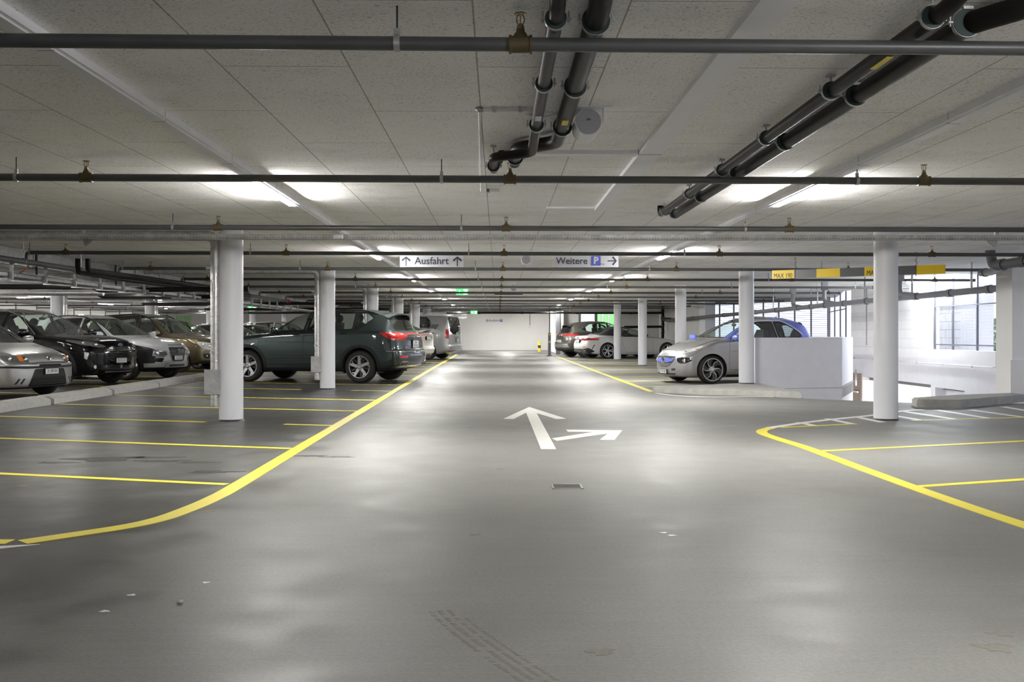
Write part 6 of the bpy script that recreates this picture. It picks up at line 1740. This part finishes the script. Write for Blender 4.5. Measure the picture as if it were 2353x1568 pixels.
# ---- bronze SUV, back row
bronze = dict(L=4.35, W=1.82, sA=.85, wb=2.63, R=.34, rr=.21, tw=.215, wheel='five', spin=8, gap=.05, lip=0, track=1.54,
    paint=paintm('bronze_paint', (.125, .098, .052), metal=.65, rough=.38),
    zt=[(0, .82), (.05, .90), (.15, .96), (.6, 1.03), (1.05, 1.08), (1.2, 1.15), (1.85, 1.54), (2.15, 1.63), (2.6, 1.655), (3.4, 1.64), (3.95, 1.57), (4.15, 1.3), (4.35, 1.0)],
    zs=[(0, .78), (.3, .92), (.9, .99), (1.4, 1.02), (2.4, 1.05), (3.6, 1.09), (4.35, .95)], zb=[(0, .30), (.4, .24), (3.9, .26), (4.35, .38)],
    wm=[(0, .84), (.4, .89), (1.0, .91), (3.5, .91), (4.0, .88), (4.35, .82)],
    wt=[(0, .70), (.8, .75), (1.15, .78), (1.4, .75), (1.9, .64), (2.5, .60), (3.8, .58), (4.35, .6)], dr=[(0, .04), (1.0, .045), (1.3, .09), (2.0, .07), (2.6, .05), (4.35, .05)],
    fx=[(.2, .10), (.35, .01), (.6, 0), (.74, .02), (.95, .08)], rx=[(.3, .08), (.5, 0), (.9, .04)], af=.28, ar=.2, zmid=.68, cab=(1.15, 4.0), belt=1.04, ztw=1.57,
    doors=[SMALL([(1.1, .38), (2.2, .38), (2.25, 1.07), (2.25, 1.6), (1.9, 1.53), (1.3, 1.06), (1.1, .98)], .05), SMALL([(2.22, .38), (3.0, .38), (3.3, .86), (3.32, 1.57), (2.27, 1.605), (2.27, 1.07)], .05)],
    glass=[SMALL([(1.40, 1.07), (1.84, 1.42), (2.0, 1.53), (2.2, 1.56), (2.2, 1.08)], .025), SMALL([(2.31, 1.08), (2.31, 1.565), (3.2, 1.54), (3.26, 1.12)], .03), SMALL([(3.38, 1.13), (3.37, 1.53), (3.8, 1.48), (3.95, 1.18)], .03)],
    gdoor={0: 0, 1: 1}, gmat=['glass', 'glass', 'glass_dark'], ws=((.70, 1.115), (.57, 1.55)), rw=[(.6, 1.1), (.54, 1.45), (-.54, 1.45), (-.6, 1.1)],
    cuts=[lambda s: s.front('head_lamp:lamp_clear', SMALL([(.42, .82), (.62, .86), (.78, .865), (.80, .77), (.70, .66), (.50, .63), (.42, .70)], .03), each=True, nrm=.02),
          lambda s: s.front('grille:black', SMALL([(-.38, .82), (.38, .82), (.36, .69), (-.36, .69)], .02), mirror=False),
          lambda s: s.front('lower_intake:gloss_black', SMALL([(-.44, .53), (.44, .53), (.40, .40), (-.40, .40)], .02), mirror=False),
          lambda s: s.front('fog_recess:gloss_black', SMALL([(.50, .53), (.74, .53), (.72, .40), (.52, .39)], .03), each=True), lambda s: s.front('skid_trim:satin', SMALL([(-.42, .38), (.42, .38), (.40, .31), (-.40, .31)], .02), mirror=False)],
    handles=[(2.05, .98), (3.12, 1.0)], mirror=(1.48, 1.06, 1.0), mirmat=None,
    post=[lump('fog_lamp', 'front', .60, .46, .03, .03, 'lamp_bulb', .012), lump('lamp_unit', 'front', .68, .775, .06, .06, 'lamp_bulb', .012), lump('lamp_unit', 'front', .50, .74, .05, .05, 'lamp_bulb', .012), bars_on('grille_bar', 'front', (.755,), -.36, .36, .012, 'satin'), roof_rails(2.0, 3.9, lambda s: .60, .022, .05, 'cladding')])
bronze['mirmat'] = bronze['paint']
build_car('parked_car', 'bronze coloured SUV behind the spiral duct in the back row', 'car', bronze, (-8.38, 30.1), BACK_P, 'FL')

# ---- white convertible with black soft top, right side
cabrio = dict(L=4.77, W=1.85, sA=.87, wb=2.85, R=.335, rr=.252, tw=.25, wheel='double', spin=14, gap=.035, lip=0, track=1.62,
    paint=paintm('white_lacquer', (.60, .60, .60), metal=.0, rough=.35, flake=.01),
    zt=[(0, .62), (.05, .68), (.2, .77), (.9, .90), (1.5, .965), (1.65, 1.0), (2.3, 1.31), (2.6, 1.38), (2.95, 1.395), (3.35, 1.35), (3.8, 1.18), (4.05, 1.06), (4.2, 1.02), (4.6, .995), (4.72, .97), (4.77, .90)],
    zs=[(0, .58), (.4, .75), (1.0, .85), (1.7, .905), (2.6, .93), (3.5, .955), (4.2, .95), (4.77, .84)], zb=[(0, .2), (.4, .15), (4.2, .18), (4.77, .28)],
    wm=[(0, .80), (.5, .90), (1.2, .90), (2.6, .895), (3.6, .92), (4.2, .90), (4.77, .80)],
    wt=[(0, .62), (.8, .72), (1.5, .78), (1.8, .74), (2.4, .60), (2.9, .56), (3.5, .58), (4.05, .66), (4.77, .70)], dr=[(0, .03), (1.5, .045), (1.9, .08), (2.5, .06), (3.4, .07), (4.1, .04), (4.77, .04)],
    fx=[(.1, .06), (.3, 0), (.6, .02), (.8, .08)], rx=[(.2, .12), (.34, .03), (.50, .0), (.66, .02), (.78, .06), (.90, .03), (.97, .02), (1.05, .06)], af=.34, ar=.24, zmid=.60, cab=(1.6, 3.7), belt=.93, ztw=1.32, bench=False, r=.07,
    pre=[lambda s: s.cut('soft_top:fabric_roof', 'side', [(2.30, 1.27), (2.62, 1.32), (3.3, 1.26), (3.42, .985), (4.06, 1.0), (4.12, 1.05), (3.9, 1.5), (2.6, 1.5), (2.28, 1.40)], lambda f: f.normal.z > -.2)],
    doors=[SMALL([(1.55, .26), (2.80, .26), (3.02, .62), (3.02, .965), (1.75, .94), (1.55, .85)], .08)],
    glass=[SMALL([(1.90, .965), (2.28, 1.22), (2.45, 1.295), (2.92, 1.315), (2.96, .975)], .03), SMALL([(3.02, .975), (3.0, 1.31), (3.2, 1.27), (3.38, .985)], .03)],
    gmat=['glass', 'glass_dark'], ws=((.69, .98), (.55, 1.325)), rw=[(.46, 1.10), (.42, 1.27), (-.42, 1.27), (-.46, 1.10)], rwmat='glass',
    cuts=[lambda s: s.rear('tail_lamp:lamp_red', SMALL([(.95, .875), (.62, .90), (.34, .86), (.30, .80), (.52, .775), (.95, .80)], .02), each=True, nrm=.02, smin=4.1),
          lambda s: s.rear('tail_lamp_glass:lamp_smoke_red', SMALL([(.80, .868), (.60, .878), (.48, .85), (.60, .82), (.80, .83)], .02), each=True, nrm=.02, smin=4.1),
          lambda s: s.rear('plate_recess:cladding', SMALL([(-.32, .82), (.32, .82), (.27, .66), (-.27, .66)], .03), mirror=False),
          lambda s: s.rear('diffuser:gloss_black', SMALL([(-.52, .42), (.52, .42), (.80, .47), (.86, .30), (.6, .2), (-.6, .2), (-.86, .30), (-.80, .47)], .04), mirror=False, nrm=-.1, smin=4.2),
          lambda s: s.rear('reflector:lamp_red', SMALL([(.50, .50), (.72, .53), (.72, .505), (.50, .475)], .01), each=True), lambda s: s.side('side_slit:liner', [(4.30, .60), (4.345, .60), (4.44, .40), (4.41, .40)])],
    offs={'plate_recess': -.006, 'soft_top': .002}, handles=[(2.78, .82)], mirror=(1.95, .955, 1.0), mirmat=None,
    post=[plate('rear', 0, .74, 'ZH|148 206', w=.30, h=.14), ringbadge('rear', 0, .91, .042, .042, 'frame_grey', 'sign_ink'), crease([(1.5, .70), (2.4, .735), (3.3, .78)], .006), exhaust(.56, .30, .14, .04)])
cabrio['mirmat'] = M['black']
build_car('parked_car', 'white convertible with black soft top beyond the far right columns', 'car', cabrio, (4.71, 44.2), R(18), 'RR')

# ---- dark grey SUV with a light bar, beyond the convertible
def small(sp, **k):
    d = dict(sp); d.update(k); return d
tuc = small(suv, L=4.52, wb=2.68, sA=.90, R=.35, rr=.235, wheel='five', W=1.865, clad=.40, lip=.06, paint=paintm('dark_taupe_paint', (.075, .070, .060), metal=.6, rough=.35),
    zt=[(0, .80), (.1, .92), (.3, 1.0), (1.2, 1.1), (1.4, 1.17), (2.1, 1.56), (2.5, 1.64), (2.9, 1.65), (3.5, 1.61), (3.9, 1.53), (4.1, 1.46), (4.35, 1.16), (4.45, 1.08), (4.52, 1.0)],
    doors=[], glass=[SMALL([(1.66, 1.15), (2.14, 1.48), (2.38, 1.55), (2.36, 1.15)], .02), SMALL([(2.46, 1.15), (2.46, 1.555), (3.3, 1.50), (3.72, 1.24), (3.3, 1.16)], .02)], gdoor={}, handles=[], rw=[(.60, 1.13), (.50, 1.42), (-.50, 1.42), (-.60, 1.13)],
    cuts=[lambda s: s.rear('tail_lamp:lamp_red', SMALL([(.93, 1.06), (.60, 1.07), (.0, 1.045), (0, 1.03), (.56, 1.03), (.66, .97), (.93, 1.0)], .01), nrm=.02),
          lambda s: s.rear('tail_lamp_tooth:lamp_dark', SMALL([(.90, .98), (.78, .96), (.84, .80), (.92, .84)], .02), each=True, nrm=.02), lambda s: s.rear('tail_lamp_tooth:lamp_dark', SMALL([(.70, .94), (.58, .93), (.66, .78), (.74, .80)], .02), each=True, nrm=.02),
          lambda s: s.rear('bumper_panel:satin', SMALL([(-.80, .62), (.80, .62), (.86, .46), (-.86, .46)], .03), mirror=False)],
    post=[plate('rear', 0, .74, 'ZH 514 907', w=.50, h=.11), ringbadge('rear', 0, 1.0, .06, .045, 'chrome', None, [[(.45, .7), (.25, -.7)], [(-.25, .7), (-.45, -.7)], [(.35, -.05), (-.35, .05)]]), spoiler(4.0, 4.22, .58, .0, M['gloss_black'], .03),
          lambda sh, root: [MB().tube(sh.project([(3.3, 1.155), (3.72, 1.23), (3.9, 1.34), (3.75, 1.43)], ax, .004), .01, 6).build('window_strip', M['chrome'], root) for ax in ('left', 'right')]], mirror=(1.72, 1.12, 1.0), ant=3.8, antl=.05)
del tuc['ant']
build_car('parked_car', 'dark taupe SUV parked behind the white convertible', 'car', tuc, (3.42, 47.7), R(18), 'RL')

# ---- white coupe-backed car and silver van behind the green SUV
coupe = small(suv, L=4.60, wb=2.72, sA=.9, R=.34, rr=.235, wheel='five', clad=.0, lip=0, gap=.04, paint=paintm('pearl_white_paint', (.58, .57, .54), metal=.1, rough=.35, flake=.01),
    zt=[(0, .78), (.1, .9), (.3, .97), (1.2, 1.06), (1.4, 1.13), (2.1, 1.5), (2.5, 1.58), (2.9, 1.585), (3.5, 1.50), (4.0, 1.32), (4.3, 1.18), (4.42, 1.14), (4.56, 1.12), (4.60, 1.05)],
    zs=[(0, .72), (.3, .90), (.9, .98), (1.4, 1.03), (2.4, 1.06), (3.5, 1.08), (4.2, 1.06), (4.6, .98)], doors=[], glass=[SMALL([(1.66, 1.11), (2.14, 1.42), (2.38, 1.49), (2.36, 1.11)], .02), SMALL([(2.46, 1.11), (2.46, 1.495), (3.2, 1.42), (3.7, 1.2), (3.3, 1.12)], .02)], gdoor={}, handles=[],
    ws=((.7, 1.1), (.55, 1.47)), rw=[(.58, 1.21), (.5, 1.42), (-.5, 1.42), (-.58, 1.21)],
    cuts=[lambda s: s.rear('tail_lamp:lamp_red', SMALL([(.93, 1.04), (.6, 1.05), (0, 1.055), (0, 1.04), (.5, 1.03), (.62, .985), (.93, .97)], .01), nrm=.02), lambda s: s.rear('reflector:lamp_red', SMALL([(.50, .52), (.80, .52), (.80, .49), (.50, .49)], .008), each=True), lambda s: s.rear('plate_recess:cladding', SMALL([(-.33, .985), (.33, .985), (.27, .85), (-.27, .85)], .02), mirror=False), lambda s: s.rear('seam', [(.85, .60), (0, .60), (0, .594), (.85, .594)])],
    rx=[(.25, .14), (.42, .03), (.54, .0), (.62, .04), (.9, .06), (1.0, .04), (1.1, .02)],
    post=[plate('rear', 0, .915, 'ZH|80 416', w=.34, h=.12), spoiler(4.25, 4.66, .66, -.06, th=.02, drop=-.0)], mirror=(1.72, 1.08, 1.0))
del coupe['ant']; coupe['clad'] = None
build_car('parked_car', 'white sloping-backed car between the green SUV and the silver van', 'car', coupe, (-3.62, 36.4), HEAD_P, 'RL')
van = small(suv, L=5.14, W=1.93, wb=3.20, sA=.92, R=.345, rr=.215, wheel='five', clad=None, lip=0, gap=.045, paint=paintm('silver_van_paint', (.40, .41, .42), metal=.5, rough=.33),
    zt=[(0, .85), (.1, 1.0), (.3, 1.08), (.95, 1.2), (1.15, 1.3), (1.75, 1.72), (2.1, 1.86), (2.6, 1.90), (4.6, 1.90), (4.9, 1.87), (5.0, 1.82), (5.06, 1.62), (5.11, 1.3), (5.14, 1.1)],
    zs=[(0, .8), (.3, .95), (1.0, 1.10), (2.0, 1.25), (4.5, 1.30), (5.14, 1.05)], zb=[(0, .28), (.5, .2), (4.6, .22), (5.14, .34)],
    wm=[(0, .86), (.5, .94), (1.2, .96), (4.5, .96), (4.9, .94), (5.14, .89)], wt=[(0, .7), (.9, .8), (1.2, .83), (2.0, .74), (2.6, .73), (4.8, .72), (5.06, .78), (5.14, .82)],
    dr=[(0, .04), (1.1, .05), (1.5, .10), (2.2, .09), (2.8, .07), (5.14, .06)], rx=[(.25, .1), (.42, .0), (.55, .0), (.6, .03), (1.1, .03), (1.9, .06)], ar=.12, af=.3, zmid=.75, cab=(1.1, 4.9), belt=1.12, ztw=1.8, mir=1.8,
    doors=[], gdoor={}, handles=[], glass=[SMALL([(1.65, 1.26), (1.95, 1.55), (2.2, 1.70), (2.5, 1.72), (2.5, 1.30)], .03), SMALL([(2.6, 1.32), (2.6, 1.76), (3.4, 1.76), (3.4, 1.35)], .04), SMALL([(3.5, 1.36), (3.5, 1.76), (4.0, 1.75), (4.16, 1.62), (4.22, 1.40), (4.18, 1.36)], .05)], gmat=['glass', 'glass_dark', 'glass_dark'],
    ws=((.78, 1.27), (.66, 1.72)), rw=[(.70, 1.20), (.44, 1.07), (-.44, 1.07), (-.70, 1.20), (-.66, 1.76), (.66, 1.76)],
    cuts=[lambda s: s.rear('tail_lamp:lamp_red', SMALL([(1.0, 1.31), (.86, 1.30), (.82, 1.24), (.80, 1.08), (.82, .87), (1.0, .87)], .02), each=True, nrm=.0, smin=4.90), lambda s: s.rear('tail_lamp_base:lamp_smoke_red', SMALL([(1.0, .93), (.82, .93), (.82, .87), (1.0, .87)], .01), each=True, nrm=.0, smin=4.90),
          lambda s: s.side('dark_flash:frame_grey', [(4.1, 1.33), (4.24, 1.33), (4.28, 1.47), (4.62, 1.47), (4.40, 1.10), (4.30, .84), (4.16, .84), (4.1, 1.0)], both=True, lo=.5), lambda s: s.rear('reflector:lamp_red', SMALL([(.62, .46), (.78, .46), (.78, .43), (.62, .43)], .008), each=True), lambda s: s.rear('seam', [(.85, .555), (0, .555), (0, .548), (.85, .548)])],
    post=[plate('rear', 0, .80, 'ZH|61 377', w=.32, h=.16), lambda sh, root: MB().box(-4.16, -4.10, -.6, .6, 1.83, 1.86).build('roof_spoiler', sh.sp['paint'], root, 40) and None, word('rear', .46, 1.68, 'A2L', .11, 'sign_white', .9)], mirror=(1.6, 1.2, 1.2))
del van['ant']
build_car('parked_van', 'silver van with dark rear glass at the far end of the left row', 'van', van, (-2.9, 43.0), HEAD_P, 'RL')

# ---- cars farther back, partly hidden
def far_car(base, label, contact, ang, paint, wheel='FL', zscale=1.0):
    sp = small(base, fine=False, paint=paint, post=[], handles=[], cuts=[c for c in base.get('cuts', [])][:2], doors=[], gdoor={}, pre=[], offs={})
    if 'mirmat' in sp: sp['mirmat'] = paint
    sp.pop('ant', None)
    return build_car('parked_car', label, 'car', sp, contact, ang, wheel)
dkpaint = paintm('dark_grey_paint', (.035, .036, .038), metal=.4, rough=.33); grpaint = paintm('pale_champagne_paint', (.36, .35, .31), metal=.4, rough=.35); dgreen = paintm('near_black_green_paint', (.02, .024, .022), metal=.4, rough=.33)
far_car(kona, 'dark hatchback partly hidden just behind the bronze SUV', (-8.6, 32.7), BACK_P, dkpaint)
far_car(punto, 'dark low car second behind the bronze SUV', (-8.5, 38.4), BACK_P, dgreen)
far_car(bronze, 'pale champagne car seen through the windows of the green SUV', (-8.4, 47.6), BACK_P, grpaint)
far_car(punto, 'dark hatchback seen over the hood of the green SUV', (-8.5, 43.2), BACK_P, dkpaint)
